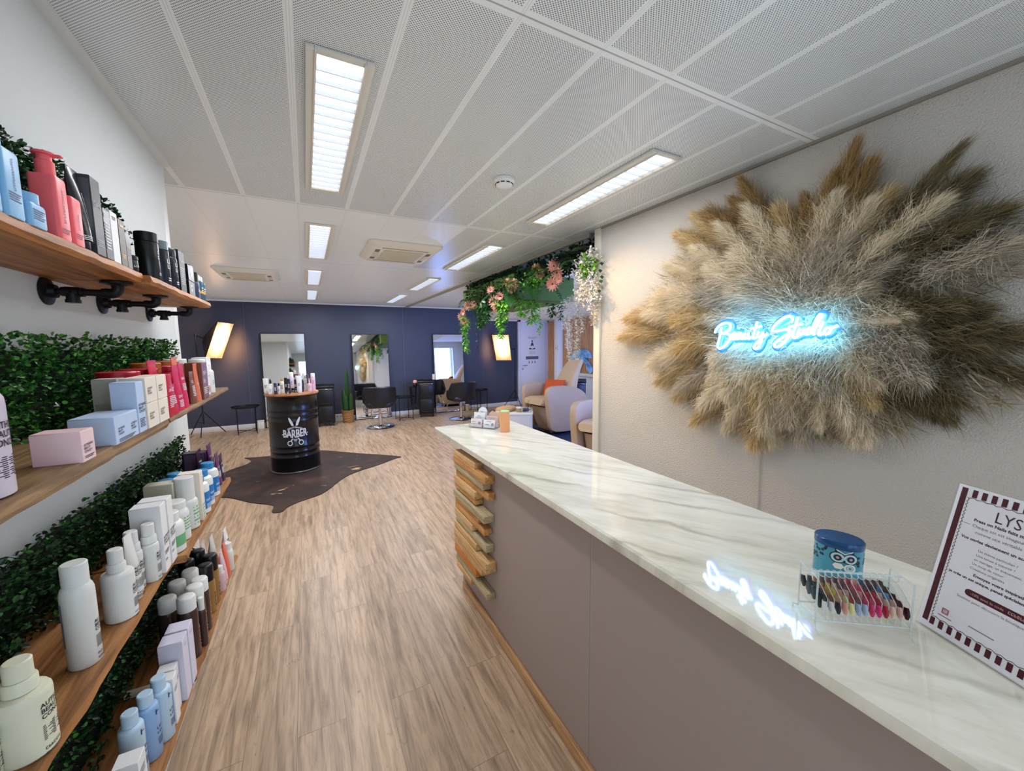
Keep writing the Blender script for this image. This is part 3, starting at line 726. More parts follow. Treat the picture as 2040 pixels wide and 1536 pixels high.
p_pouch('treatment_sachet', 'crimson sachet, front lower one of the red packs', 'sachet', (-.353, 1.462, Z2), .062, .075, .022, REDC, RS, .05, WINK, g=G2)
p_pouch('treatment_sachet', 'tall crimson sachet leaning behind the front red packs', 'sachet', (-.384, 1.475, Z2), .07, .145, .03, REDC, [('~~~~~~', .1, .011), (4, .085, .0024)], .05, WINK, g=G2, lean=.01)
p_pouch('treatment_sachet', 'magenta sachet between the crimson packs and copper packs', 'sachet', (-.356, 1.530, Z2), .06, .128, .026, PINKR, [('~~~~~~', .04, .011), (5, .03, .002)], .04, WINK, g=G2)
p_pouch('treatment_sachet', 'second magenta sachet, nearest the copper packs', 'sachet', (-.356, 1.594, Z2), .058, .13, .024, PINKR, [('~~~~~~', .09, .010), (5, .075, .002)], .04, WINK, g=G2)
p_pouch('treatment_sachet', 'copper orange sachet, the tallest of the copper packs', 'sachet', (-.376, 1.65, Z2), .06, .15, .03, ORANGE, [('~~~~', .08, .012), (6, .066, .0022)], .04, WINK, g=G2, lean=.008)
p_pouch('treatment_sachet', 'brown sachet with white print in front of the copper one', 'sachet', (-.354, 1.70, Z2), .05, .10, .02, BROWN, [('~~~~', .07, .012), (7, .058, .0024)], .035, WINK, g=G2)
p_pouch('treatment_sachet', 'slim copper sachet beside the brown carton', 'sachet', (-.354, 1.762, Z2), .05, .125, .022, ORANGE, [('~~~~', .06, .01)], .03, WINK, g=G2)
p_box('treatment_box', 'brown carton with cream lettering near the far end of the second shelf', 'box', (-.366, 1.842, Z2), .085, .05, .135, BROWN, [('~~~~~', .09, .02), ('~~~~', .06, .02), (4, .04, .003)], .06, CREAMC, g=G2)
p_jar('hair_mask_jar', 'jar with a pale lid behind the brown carton', 'jar', (-.44, 1.905, Z2), .034, .148, .02, BROWN, FROST, g=G2)
p_round('treatment_bottle', 'white bottle with a small grey and peach label near shelf end', BO, (-.384, 1.955, Z2), .036, .125, .026, .02, WHITE, WHITE, .02, [('~~~~~~~~~', .075, .008), (3, .03, .003)], .04, GREY, g=G2, band=(.012, .04, mat('peach_label', '#dba58f', .5)))
p_round('treatment_bottle', 'clear white bottle left of the tall mint carton', BO, (-.378, 2.045, Z2), .03, .10, .02, .022, FROST, WHITE, .02, [(3, .05, .003)], .03, GREENL, g=G2)
p_box('treatment_box', 'tall white carton with mint leaf print at the far end of the second shelf', 'box', (-.402, 2.125, Z2), .09, .05, .148, WHITEC, [(6, .07, .005)], .07, mat('mint_ink', '#a9d0c0', .5), g=G2)

# ------------------------------------------------------------------ tier 3
G3 = 'hair products on the third shelf'
p_round('shampoo_bottle', 'cream bottle at the lower left corner of the photo, third shelf', BO, (-.432, .752, Z3), .030, .092, .015, .027, CREAM, CREAM, .012, abc(.052, .066, .0092, 9), .05, INK, collar=True, g=G3, a0=.25)
p_round('shampoo_bottle', 'cream bottle second from the left corner on the third shelf', BO, (-.392, .790, Z3), .030, .100, .015, .027, CREAM, CREAM, .012, abc(.052, .072, .0092, 9), .05, INK, collar=True, g=G3, a0=.2)
p_round('spray_bottle', 'tall white bottle with big cap standing alone on the third shelf', BO, (-.400, .980, Z3), .0235, .158, .0185, .040, WHITE, WHITE, .022, abc(.03, .078, .0085, 9), .032, INK, g=G3, band=None, a0=.25)
b = BM(); bar(b, -.085, -.055, .045, .13, cylF(.0235), 4); raw('back_label', b, mat('grey_back_label', '#8a8b99', .6), bpy.data.objects['spray_bottle'])
for nm, y, x, lab in (('spray_bottle', 1.117, -.391, 'white spray bottle nearest the camera in the row of four'), ('spray_bottle', 1.19, -.392, 'white spray bottle second in the row of four'), ('spray_bottle', 1.234, -.401, 'white spray bottle third in the row of four, set back'), ('spray_bottle', 1.268, -.379, 'white spray bottle last in the row of four, beside the tall cartons')):
    h = .108 if y < 1.2 else .10
    if lab.endswith('four') and 'second' in lab:
        p_tube('cream_tube', 'white flat-topped tube among the white spray bottles', 'tube', (x, 1.188, Z3), .042, .158, .016, WHITE, WHITE, abc(.03, .075, .008, 8), .03, INK, g=G3)
        continue
    p_round(nm, lab, BO, (x, y, Z3), (.0275 if y < 1.2 else .0185), h, .013, .030, WHITE, WHITE, .01, abc(.03, .068, .0088, 8), .03, INK, collar=True, g=G3, a0=.15)
tb = p_box('treatment_box', 'tall white carton nearer the camera, next to the spray bottles', 'box', (-.388, 1.312, Z3), .042, .062, .182, WHITEC, [(t_, .09 - i * .0085, .009) for i, t_ in enumerate(ABC)] + [(3, .055, .0018), ('~~~~', .03, .009)], .034, INK, g=G3)
dup(tb, (-.386, 1.360, Z3), None, 'tall white carton behind the other tall white one, beside the green-labelled jar')
p_round('shampoo_bottle', 'white wide-necked bottle with a green leaf label at the front of the far board', BO, (-.380, 1.424, Z3), .036, .092, .026, .026, WHITE, WHITE, .024, None, .03, None, g=G3, band=(.02, .052, GREENL))
p_round('shampoo_bottle', 'white wide-necked bottle half hidden behind the green-labelled one', BO, (-.385, 1.505, Z3), .036, .10, .03, .022, WHITE, WHITE, .024, [(5, .07, .004)], .05, GREENL, g=G3)
p_round('shampoo_bottle', 'bottle with a tall frosted cap and green leaf print', BO, (-.375, 1.59, Z3), .032, .10, .026, .072, FROST, FROST, .014, [(6, .07, .005)], .05, GREENL, g=G3)
p_box('treatment_box', 'grey and cream carton behind the frosted-cap bottle', 'box', (-.430, 1.575, Z3), .045, .07, .165, mat('stone_carton', '#bdb9a4', .5), None, g=G3)
p_box('treatment_box', 'narrow cream carton with green edge right of the frosted cap', 'box', (-.372, 1.655, Z3), .04, .06, .168, CREAMC, [(5, .05, .005)], .03, GREENL, g=G3)
def blue(label, x, y): p_round('shampoo_bottle', label, BO, (x, y, Z3), .034, .112, .021, .024, WHITE, BLUECAP, .026, [('~~~~~~', .045, .010), (4, .032, .0022)], .045, WINK, g=G3, band=(.018, .078, BLUELAB))
blue('blue-capped white bottle at the front, nearest of the blue row', -.370, 1.72); blue('blue-capped white bottle, second of the blue row', -.372, 1.80); blue('blue-capped white bottle, last of the blue row before the purple packs', -.372, 1.905)
blue('blue-capped bottle at the back, nearer one above the white cartons', -.452, 1.648); blue('blue-capped bottle at the back, farther one beside the hedge', -.452, 1.722); blue('blue-capped bottle at the back behind the frosted cap', -.450, 1.80)
PR = [('~~~~~~~', .075, .010), (5, .06, .0024)]
p_box('treatment_box', 'dark purple carton against the hedge at the shelf end', 'box', (-.438, 2.06, Z3), .05, .08, .150, PURPLED, None, g=G3, side=(mat('dusk_purple_panel', '#5c4a66', .35), .0, .145))
p_pouch('treatment_sachet', 'purple sachet nearest the blue-capped bottles', 'sachet', (-.366, 1.975, Z3), .06, .125, .026, PURPLED, PR, .045, WINK, g=G3)
p_pouch('treatment_sachet', 'purple sachet at the back left of the purple group', 'sachet', (-.415, 2.0, Z3), .07, .16, .03, PURPLED, [('~~~~~~~', .12, .011)], .05, WINK, g=G3)
p_pouch('treatment_sachet', 'bright purple sachet at the back of the purple group', 'sachet', (-.395, 2.08, Z3), .07, .165, .03, PURPLE, [('~~~~~~~', .12, .011)], .05, WINK, g=G3)
p_pouch('treatment_sachet', 'bright purple sachet in front, second from the shelf end', 'sachet', (-.365, 2.045, Z3), .06, .13, .024, PURPLE, PR, .045, WINK, g=G3)
p_pouch('treatment_sachet', 'dark purple sachet at the very end of the third shelf', 'sachet', (-.362, 2.105, Z3), .055, .11, .022, PURPLED, PR, .04, WINK, g=G3)

# ------------------------------------------------------------------ tier 4
G4 = 'hair products on the lowest shelf'
p_box('treatment_box', 'white carton cut off by the bottom edge of the photo', 'box', (-.398, 1.085, Z4), .042, .045, .128, WHITEC, [(4, .1, .002)], .03, GREY, g=G4)
for x, y, s, m in ((-.418, 1.180, 'nearest of the row of three', ICE), (-.404, 1.230, 'middle of the row of three', PBLUE), (-.391, 1.278, 'farthest of the row of three', ICE)):
    p_round('shampoo_bottle', 'pale blue bottle with round cap on the lowest shelf, ' + s, BO, (x, y - .01, Z4), .0235, .142, .0155, .032, m, ICE, .010, [('~~', .115, .02), ('~~~~~', .075, .010), ('~~~~~', .062, .010), (5, .05, .0018)], .03, NAVYINK, g=G4, a0=.1)
sbx = p_box('treatment_box', 'small white carton behind the pale blue bottles', 'box', (-.390, 1.315, Z4), .034, .040, .135, WHITEC, [(3, .1, .002)], .025, GREY, g=G4, side=(PBLUE, .01, .1))
dup(sbx, (-.396, 1.354, Z4), None, 'small white carton, second one directly behind the first')
lbx = p_box('treatment_box', 'large lavender white carton in front on the lowest shelf', 'box', (-.392, 1.404, Z4), .05, .056, .185, LAVC, [(1, .16, .002)], .02, GREY, g=G4)
dup(lbx, (-.391, 1.462, Z4), None, 'large lavender white carton behind the front one, beside the brown cans')
def bcan(label, x, y, h=.2): p_can('spray_can', label, 'spray can', (x, y, Z4), .0275, h, .045, DKBROWN, WHITE, None, .03, ORINK, g=G4, lines=[('~~~~~~~~', .02, .020)])
bcan('brown spray can with white cap and orange letters, nearest in front', -.396, 1.58, .215); bcan('brown spray can with white cap, second in the front row', -.392, 1.66, .205); bcan('brown spray can with white cap, last in the front row', -.39, 1.72, .198)
bcan('brown spray can with white cap, back row nearest the hedge and camera', -.458, 1.63, .2); bcan('brown spray can with white cap, back row middle', -.455, 1.73, .2); bcan('brown spray can with white cap, back row farthest', -.43, 1.79, .205)
p_round('serum_bottle', 'thin brown bottle with white cap wedged between the front spray cans', BO, (-.369, 1.625, Z4), .012, .13, .009, .045, DKBROWN, WHITE, .01, None, g=G4)
def gcan(label, x, y, h=.195): p_can('spray_can', label, 'spray can', (x, y, Z4), .0275, h, .062, GOLD, BLACK, None, .03, BLACK, g=G4, lines=[('~~~~~', .02, .026)])
gcan('gold spray can with black cap, nearest of the front pair', -.393, 1.83); gcan('gold spray can with black cap, farther of the front pair', -.391, 1.90, .2); gcan('gold spray can with black cap, back row by the hedge', -.46, 1.88, .205); gcan('gold spray can with black cap, back row right of the first', -.44, 1.955, .205)
p_tube('cream_tube', 'white tube with coral lower half leaning at the back near the hedge', 'tube', (-.435, 2.02, Z4), .055, .205, .02, FROST, SALMON, g=G4, panel=(SALMON, -.02, .02, .025, .11))
p_tube('cream_tube', 'white tube with coral lower half, middle of the far group', 'tube', (-.418, 2.09, Z4), .055, .20, .02, FROST, SALMON, g=G4, panel=(SALMON, -.02, .02, .025, .11))
p_tube('cream_tube', 'white tube with dark print at the far end of the lowest shelf', 'tube', (-.385, 2.19, Z4), .055, .18, .02, WHITE, WHITE, [(4, .13, .005)], .03, INK, g=G4)
p_round('serum_bottle', 'pale pink bottle with white cap at the shelf edge, nearer one', BO, (-.378, 1.975, Z4), .02, .085, .014, .024, PALEPINK, WHITE, .02, None, g=G4)
p_tube('cream_tube', 'pale pink tube at the shelf edge', 'tube', (-.376, 2.025, Z4), .040, .15, .02, PALEPINK, PALEPINK, g=G4)
p_tube('cream_tube', 'bright coral tube near the far end of the lowest shelf', 'tube', (-.374, 2.085, Z4), .040, .16, .02, SALMON, SALMON, g=G4)
p_round('serum_bottle', 'white round-capped bottle beside the last tube', BO, (-.374, 2.15, Z4), .022, .10, .017, .03, WHITE, WHITE, .02, None, g=G4)

# ------------------------------------------------------------------ reception counter
TAUPE = m_plaster('taupe_panel_paint', '#998b84', .04, 40, .5)
t = thing('reception_counter', 'taupe reception counter body with stacked wood ends facing the aisle', 'counter', (0, 0, 0))
b = BM(); box(b, .85, 1.33, 1.043, 2.36, 0, .985); box(b, .85, 1.33, -.6, 1.037, 0, .985); obj('front_panel', b, TAUPE, t, 0)
b = BM(); box(b, .8515, .86, 1.036, 1.044, 0, .985); obj('panel_seam', b, mat('seam_pale', '#a9a29a', .6), t)
b = BM(); box(b, .832, .85, -.6, 2.33, .0, .055, .004); obj('base_trim', b, m_wood('trim_wood', '#7b5633', '#b58a5c', '#c99f70', 1, .8), t)
WOODS = [m_wood('stack_wood_%d' % i, *c, 1, 1.0, .55) for i, c in enumerate((('#a37d4c', '#d0a56e', '#e3c08c'), ('#94632f', '#c48d50', '#d9a96e'), ('#85785a', '#b3a37c', '#cbbb94'), ('#a3541f', '#c97733', '#dc9450')))]
for k, (y, z, h, x, w) in enumerate(((2.0, .922, .035, .80, 0), (1.842, .885, .042, .795, 1), (1.883, .842, .042, .80, 2), (1.835, .797, .04, .81, 1), (1.995, .752, .045, .795, 0), (1.998, .712, .03, .80, 1), (1.85, .668, .04, .787, 2), (1.959, .622, .036, .80, 1), (1.88, .584, .036, .80, 1), (2.044, .543, .038, .795, 0), (1.858, .500, .042, .80, 2), (1.976, .456, .040, .79, 0), (1.83, .405, .056, .785, 0), (1.90, .352, .05, .79, 0), (1.985, .30, .05, .79, 3), (2.02, .262, .028, .80, 2), (1.853, .228, .036, .80, 2), (2.091, .182, .04, .80, 0))):
    b = BM(); box(b, x, .8495, y, 2.335 + .012 * RND.random(), z - h / 2, z + h / 2, .004, 2); obj('stacked_batten', b, WOODS[w], t)
b = BM(); ys = 2.71
ring = lambda e, z: [Vector(p) for p in ((.785 + e, -.75, z), (1.37 - e, -.75, z), (1.37 - e, ys - e, z), (.785 + e, ys - e, z))]
ring_faces(b, [ring(.002, .986), ring(0, .99), ring(0, 1.014), ring(.006, 1.02)])
tag(obj('countertop', b, m_marble(), None, 30), 'cream marble countertop with grey veins on the reception counter', 'countertop')
CT = 1.0202

# peach candle, card holder
t = thing('candle_box', 'peach cylinder candle tin with green top on the marble counter', 'candle', (1.155, 2.325, CT))
b = BM(); lathe(b, [(.033, 0), (.034, .002), (.034, .134), (.033, .136)], 32); obj('tin', b, mat('peach_paper', '#dda06f', .45), t)
b = BM(); lathe(b, [(.0335, .1362), (.032, .141), (0.001, .141)], 32); obj('lid', b, mat('mint_lid', '#a8d79b', .4), t)
ACR = m_glass('clear_acrylic', '#f8fafb', .10, .02, .10)
t = thing('card_holder', 'clear two-step acrylic card holder on the marble counter', 'card holder', (1.085, 2.515, CT), radians(-52))
b = BM(); box(b, -.1, .1, -.035, .06, .0004, .003); box(b, -.1, .1, -.038, -.035, 0, .03); box(b, -.1, .1, .0, .003, .003, .075); box(b, -.1, .1, .045, .048, .003, .105); obj('tray', b, ACR, t, 0)
b = BM()
for x in (-.1, 0, .1): box(b, x - .0015, x + .0015, -.035, .06, .003, .035)
obj('divider', b, ACR, t, 0)
ca, sa = cos(radians(-52)), sin(radians(-52))
def card(label, dx, dy, z, w, h, m, rows=None, logo=None, roundtop=False):
    o = thing('business_cards', label, 'cards', (1.085 + dx * ca - dy * sa, 2.515 + dx * sa + dy * ca, CT + z), radians(-52), 'cards in the acrylic holder')
    M = Matrix.Rotation(radians(-12), 4, 'X'); b = BM()
    if roundtop:
        pl = [(-w / 2, 0), (w / 2, 0)] + [(w / 2 * cos(a), h - w / 2 + w / 2 * sin(a)) for a in [pi * i / 14 for i in range(15)]]
        prism(b, pl, .003, M @ Matrix.Rotation(pi / 2, 4, 'X'))
    else: box(b, -w / 2, w / 2, -.004, .004, 0, h, 0, 1, M)
    obj('card_stack', b, m, o, 0)
    b = BM(); F = lambda x, y: M @ Vector((x, -.0048, y))
    for s, x, y, sz in rows or []:
        if isinstance(s, str): text(b, s, sz, (lambda x, y: (lambda u, v: F(u + x, v + y)))(x, y))
        else: bar(b, x, x + s, y, y + sz, F)
    raw('lettering', b, mat('card_grey_ink', '#8d8f99', .6), o)
PC = mat('pinkish_card', '#e3d5d8', .5); WC = mat('white_card', '#e9e9ee', .5); BC = mat('blush_card', '#e6c8c0', .5)
card('pinkish card stack at the front left of the acrylic holder', -.051, -.02, .004, .088, .058, PC, [(.03, -.035, .035, .003), (.045, -.035, .022, .002), (.02, .015, .018, .02)])
card('white card stack at the front right of the acrylic holder', .05, -.02, .004, .086, .056, WC, [('~~~~~~~~', 0, .042, .009), (.03, -.03, .02, .006), (.018, .018, .014, .02)])
card('white card stack in the second row of the acrylic holder', -.05, .018, .016, .088, .085, WC, [('~~~~~', .0, .055, .012), (.05, -.025, .045, .003)])
card('blush card stack in the second row of the acrylic holder', .05, .018, .012, .084, .07, BC, [(.05, -.025, .055, .003)])
card('round-topped white card stack at the back of the acrylic holder', -.045, .056, .03, .07, .105, WC, [('~~~', 0, .06, .02)], None, True)
t = thing('paper_pouch', 'blush folded paper pouch with dark edges behind the peach candle', 'pouch', (1.20, 2.58, CT), radians(-45))
b = BM(); ring_faces(b, [rrect(.10, .05, .02, 0), rrect(.115, .06, .024, .03), rrect(.10, .045, .02, .075), rrect(.07, .02, .008, .10)]); obj('pouch_body', b, mat('blush_paper', '#dcae98', .5), t)
b = BM(); tube(b, smooth_path([(-.055, -.02, .03), (-.05, -.02, .075), (-.02, -.012, .105), (.01, -.012, .10)], 5), .004, 6); obj('strap', b, mat('dark_strap', '#32262c', .6), t)

# blue tin with an owl print
t = thing('owl_tin', 'teal tin with an owl print behind the nail sample rack', 'tin', (1.150, .452, CT), radians(-66)); t.scale = (.80, .80, .84)
TEAL = mat('teal_tin', '#3f93aa', .28); TLID = mat('navy_tin_lid', '#1d4b7c', .22, .2)
b = BM(); lathe(b, [(.055, 0), (.056, .002), (.056, .108)], 40, None, 1.08, .86); obj('tin_body', b, TEAL, t)
b = BM(); lathe(b, [(.0565, .094), (.0572, .096), (.0572, .112), (.054, .1155), (0.001, .1165)], 40, None, 1.08, .86); obj('lid', b, TLID, t)
def owlF(off): return lambda x, y: Vector((1.08 * (.056 + off) * sin(x / .056), -.86 * (.056 + off) * cos(x / .056), y))
def disc(bm, cx, cy, rx, ry, F, r0=0.0, n=24, a0=0, a1=2 * pi):
    for i in range(n):
        a, c = a0 + (a1 - a0) * i / n, a0 + (a1 - a0) * (i + 1) / n
        P = [(cx + rx * k * cos(q), cy + ry * k * sin(q)) for q, k in ((a, r0), (a, 1), (c, 1), (c, r0))]
        if r0 < 1e-6: P = P[1:]
        bm.faces.new([bm.verts.new(F(*p)) for p in P])
OWX = .012
LTEAL = mat('pale_teal_ink', '#b7d9da', .4); NAVY = mat('dark_navy_ink', '#1a2338', .4); WPR = mat('white_print', '#e4e6dd', .4); DUSK = mat('dusty_rose_ink', '#bfa0a8', .4)
b = BM()
for s in (-1, 1):
    disc(b, OWX + s * .0145, .071, .0185, .0165, owlF(.0008), .84); prism_pts = [(OWX + s * .013, .083), (OWX + s * .021, .098), (OWX + s * .022, .083)]
    b.faces.new([b.verts.new(owlF(.0010)(*p)) for p in prism_pts])
b.faces.new([b.verts.new(owlF(.0026)(*p)) for p in ((OWX - .003, .066), (OWX, .056), (OWX + .003, .066))])
for i in range(26):
    a, z = RND.uniform(-.085, -.03) if i < 16 else RND.uniform(.045, .08), RND.uniform(.05, .092); disc(b, a, z, .0045, .004, owlF(.0007), 0, 7)
raw('owl_outline', b, NAVY, t)
for s in (-1, 1): b = BM(); disc(b, OWX + s * .0145, .071, .0155, .0138, owlF(.0012)); raw('eye_white', b, LTEAL, t)
for s in (-1, 1): b = BM(); disc(b, OWX + s * .0145, .071, .009, .0088, owlF(.0017)); raw('eye_ring', b, NAVY, t)
for s in (-1, 1): b = BM(); disc(b, OWX + s * .0145, .071, .0038, .0038, owlF(.0022)); raw('pupil', b, DUSK, t)
b = BM(); disc(b, OWX - .012, .046, .013, .010, owlF(.0012), .0, 6); disc(b, OWX + .014, .044, .014, .012, owlF(.0012), .62); disc(b, OWX + .014, .044, .007, .006, owlF(.0012), .6)
for s in (-1, 1): b.faces.new([b.verts.new(owlF(.0030)(*p)) for p in ((OWX, .083), (OWX + s * .018, .093), (OWX + s * .018, .096), (OWX, .086))])
raw('owl_pattern', b, WPR, t)

# clear rack with nail sample cards
RA = Vector((.900, .400, CT)); RB = Vector((1.036, .300, CT)); ru = (RB - RA).normalized(); rl = (RB - RA).length; rang = atan2(ru.y, ru.x)
t = thing('nail_sample_rack', 'clear acrylic garment-style rack for nail samples on the counter', 'display rack', RA, rang)
CLR = m_glass('rack_acrylic', '#f2f5f5', .3); EDGE = mat('acrylic_edge', '#dfe9ea', .15, alpha=.55)
for x in (0, rl):
    b = BM()
    for y in (-.03, .03): tube(b, [(x, y, .012), (x, y, .108)], .0017, 6)
    for y in (-.03, .03): tube(b, smooth_path([(x, y, .012), (x - .004, y * 1.35, .008), (x - .002, y * 1.5, .0016)], 4), .0019, 6)
    tube(b, [(x, -.03, .108), (x, .03, .108)], .0017, 6); tube(b, [(x, -.03, .02), (x, .03, .02)], .0017, 6); obj('side_frame', b, EDGE, t)
b = BM(); tube(b, [(0, 0, .108), (rl, 0, .108)], .0021, 8); obj('hanging_rod', b, EDGE, t)
for y in (-.03, .03): b = BM(); tube(b, [(0, y, .02), (rl, y, .02)], .0017, 6); obj('base_rail', b, EDGE, t)
NC = [['#1f2a30', '#42525a', '#2f4048', '#182024', '#c9cdd0'], ['#3c4548', '#2d3a40', '#1c2a36', '#20303e', '#d8dadb'], ['#a86a34', '#b77a3c', '#c0873f', '#8a5a2c', '#2a2c3a'], ['#3a3a30', '#d8c04a', '#e0c85a', '#dba98f', '#d99c8e'], ['#7a2c36', '#e0b6a4', '#d9a08f', '#dcd08a', '#e6dfa0'], ['#5c2438', '#6a2a40', '#d4a79c', '#a83440', '#9fb4d8'], ['#8f3040', '#8c4a4c', '#93524f', '#8a5a58', '#a8b8d6'], ['#b5304a', '#d84a6a', '#e8909c', '#d8386a', '#d03a72'], ['#e0a08a', '#d8404f', '#c02838', '#e0507f', '#d83a78'], ['#2f4a86', '#4a1a2a', '#c83040', '#c02a3a', '#b0283a'], ['#4a1424', '#541828', '#e0b6ac', '#d8b8a8', '#e4c4b4'], ['#3a0f20', '#5c86b8', '#6a94c4', '#d8a8a0', '#d4aca4'], ['#4c1020', '#44101e', '#3c0e1c', '#501424', '#380c18']]
CARD = m_glass('clear_card', '#fafbfa', .06, .05, .03)
names13 = ['first', 'second', 'third', 'fourth', 'fifth', 'sixth', 'seventh', 'eighth', 'ninth', 'tenth', 'eleventh', 'twelfth', 'last']
hue13 = ['black and grey', 'charcoal grey', 'bronze brown', 'yellow and olive', 'cream and blush', 'wine and lilac', 'rosewood', 'rose pink', 'hot pink', 'blue and scarlet', 'burgundy and nude', 'steel blue and blush', 'dark maroon']
for i, cs in enumerate(NC):
    x = .012 + (rl - .024) * i / 12
    p = RA + ru * x
    o = thing('nail_sample_card', 'card of %s sample nails, %s from the left on the clear rack' % (hue13[i], names13[i]), 'nail sample', (p.x, p.y, CT), rang - radians(72), 'nail sample cards on the rack')
    b = BM(); pl = [(-.030, .040), (.030, .020), (.030, .066), (.006, .096), (-.006, .098), (-.030, .086)]
    prism(b, pl, .0008, Matrix.Rotation(pi / 2, 4, 'X')); obj('card', b, CARD, o, 0)
    b = BM(); tube(b, [(.030, -.0004, .020), (.030, -.0004, .066), (.006, -.0004, .096)], .0007, 5)
    tube(b, [Vector((.007 * cos(a), -.0004, .104 + .007 * sin(a))) for a in [2 * pi * q / 16 for q in range(16)]], .0008, 5, None, True); obj('hook', b, EDGE, o)
    for k, cc in enumerate(cs):
        f = k / 4; b = BM(); L = .024 + .003 * (k % 2); W = .0066
        rg = [[Vector((W * q * sn * (1 - .25 * (j == 0) - .55 * (j == 3)), -.0016 - .0022 * (1 - q * q), -L * j / 3)) for sn, q in ((-1, 1), (-1, .5), (1, 0), (1, .5), (1, 1))] for j in range(4)]
        ring_faces(b, rg, False)
        n_ = raw('nail', b, mat('nail_' + cc[1:], cc, .15), o); n_.location = (-.026 + .050 * f, 0, .085 - .026 * f); n_.rotation_euler = (0, radians(-8), 0)

# acrylic sign with the nail poster
PA = Vector((1.092, .287, CT)); pu = Vector((-.394, -.919, 0)).normalized(); pn = Vector((.919, -.394, 0)).normalized(); pv = (pn * .0625 + Vector((0, 0, .29))).normalized(); pw = pu.cross(pv).normalized()
if pw.dot(Vector((-1, 0, 0))) < 0: pw = -pw
PF = lambda u, v, o=.0: PA + pu * u + pv * (v + .004) + pw * o
t = thing('poster_stand', 'clear acrylic stand with a maroon striped price poster on the counter', 'poster stand', (0, 0, 0))
def slab(bm, u0, u1, v0, v1, o0, o1):
    ring_faces(bm, [[PF(u0, v0, o0), PF(u1, v0, o0), PF(u1, v1, o0), PF(u0, v1, o0)], [PF(u0, v0, o1), PF(u1, v0, o1), PF(u1, v1, o1), PF(u0, v1, o1)]])
b = BM(); slab(b, -.002, .212, -.002, .299, .0012, .0032)
ring_faces(b, [[PF(0, 0, -.003), PF(.21, 0, -.003), PF(.21, 0, -.001), PF(0, 0, -.001)], [PF(0, 0, -.003) + pn * .09, PF(.21, 0, -.003) + pn * .09, PF(.21, 0, -.001) + pn * .09, PF(0, 0, -.001) + pn * .09]])
obj('acrylic_panel', b, m_glass('poster_acrylic', '#fbfcfc', .06), t, 0)
b = BM(); slab(b, 0, .21, 0, .297, -.001, .0004); obj('poster', b, mat('poster_paper', '#f0eef4', .5), t, 0)
MAR = mat('maroon_ink', '#4c0d1c', .5)
b = BM(); G = lambda u, v: PF(u, v, .0007)
for u0 in (.006, .195): bar(b, u0, u0 + .0095, .011, .292, G)
for k in range(12):
    u = .0235 + k * .0146
    if u < .19: bar(b, u, u + .0078, .277, .292, G)
    u = .0185 + k * .0146
    if u < .188: bar(b, u, u + .0078, .009, .024, G)
raw('stripe_border', b, MAR, t)
b = BM()
def zig(p0, p1, n, amp, ax):
    pts = []
    for i in range(n * 2 + 1):
        k = i / (n * 2); u = p0[0] + (p1[0] - p0[0]) * k; v = p0[1] + (p1[1] - p0[1]) * k; s = amp * (1 if i % 2 else -1)
        pts.append((u + s * (ax == 0), v + s * (ax == 1)))
    for a, c in zip(pts, pts[1:]):
        h = .0006; dx, dy = (h, 0) if ax == 0 else (0, h)
        b.faces.new([b.verts.new(G(*q)) for q in ((a[0] - dx, a[1] - dy), (c[0] - dx, c[1] - dy), (c[0] + dx, c[1] + dy), (a[0] + dx, a[1] + dy))])
zig((.0195, .026), (.0195, .275), 34, .0014, 0); zig((.190, .026), (.190, .275), 34, .0014, 0); zig((.0195, .026), (.190, .026), 12, .0012, 1); zig((.0195, .275), (.190, .275), 12, .0012, 1)
bar(b, .0205, .034, .2255, .2262, G)
raw('scalloped_line', b, mat('dark_plum_line', '#3a1a26', .5), t)
b = BM(); T = lambda s, u, v, z, al='LEFT', wx=1.0, bo=0.0: text(b, s, z, (lambda x, y: G(u + x, v + y)), al, wx, bo)
T('LYS', .064, .2445, .029, 'LEFT', .85)
raw('heading', b, mat('plum_heading', '#46303c', .5), t); b = BM()
T('Press on Nails faits main', .037, .2345, .0078, 'LEFT', 1.05, .03); T('Vos ongles deviennent un accessoire', .026, .1975, .0076, 'LEFT', 1.02, .03); T('Envoyez votre inspiration', .060, .1345, .0072, 'LEFT', 1.05, .03); T('je crée un set unique, pensé spécialement', .024, .1245, .0070, 'LEFT', 1.02, .03)
raw('bold_text', b, mat('plum_bold_ink', '#4a333d', .5), t); b = BM()
T('Chaque set est imaginé et', .037, .2235, .0078); T('comme une véritable pièce', .044, .2125, .0078)
for i, s in enumerate(('Un thème particulier ?', 'Une tenue à assortir ?', 'un mariage, un événement,', 'Un coup de coeur', 'Créations originales')): T(s, .056 - .001 * i, .1815 - i * .0088, .0062)
T('Scannez pour découvrir la boutique', .046, .0865, .0066); 
raw('small_text', b, mat('grey_plum_ink', '#85757e', .5), t); b = BM()
pl = [(.062 + .0065 * cos(a), .1025 + .0065 * sin(a)) for a in [pi / 2 + pi * i / 10 for i in range(11)]] + [(.148 + .0065 * cos(a), .1025 + .0065 * sin(a)) for a in [-pi / 2 + pi * i / 10 for i in range(11)]]
b.faces.new([b.verts.new(G(*p)) for p in pl]); raw('code_pill', b, MAR, t); b = BM()
text(b, '-10% avec le code', .0066, lambda x, y: PF(.064 + x, .1003 + y, .001), 'LEFT'); text(b, '~~~~~~~', .0064, lambda x, y: PF(.118 + x, .1003 + y, .001), 'LEFT'); raw('pill_text', b, mat('pale_rose_ink', '#d9b6ba', .5), t); b = BM()
for dx, dy, r in ((0, 0, .0048),): disc(b, .0375 + dx, .046 + dy, r, r, G, .72, 20); disc(b, .0375, .046, .0022, .0022, G, .6, 14)
bar(b, .032, .0335, .041, .051, G); bar(b, .0415, .043, .041, .051, G); bar(b, .032, .043, .0405, .042, G); bar(b, .032, .043, .050, .0515, G)
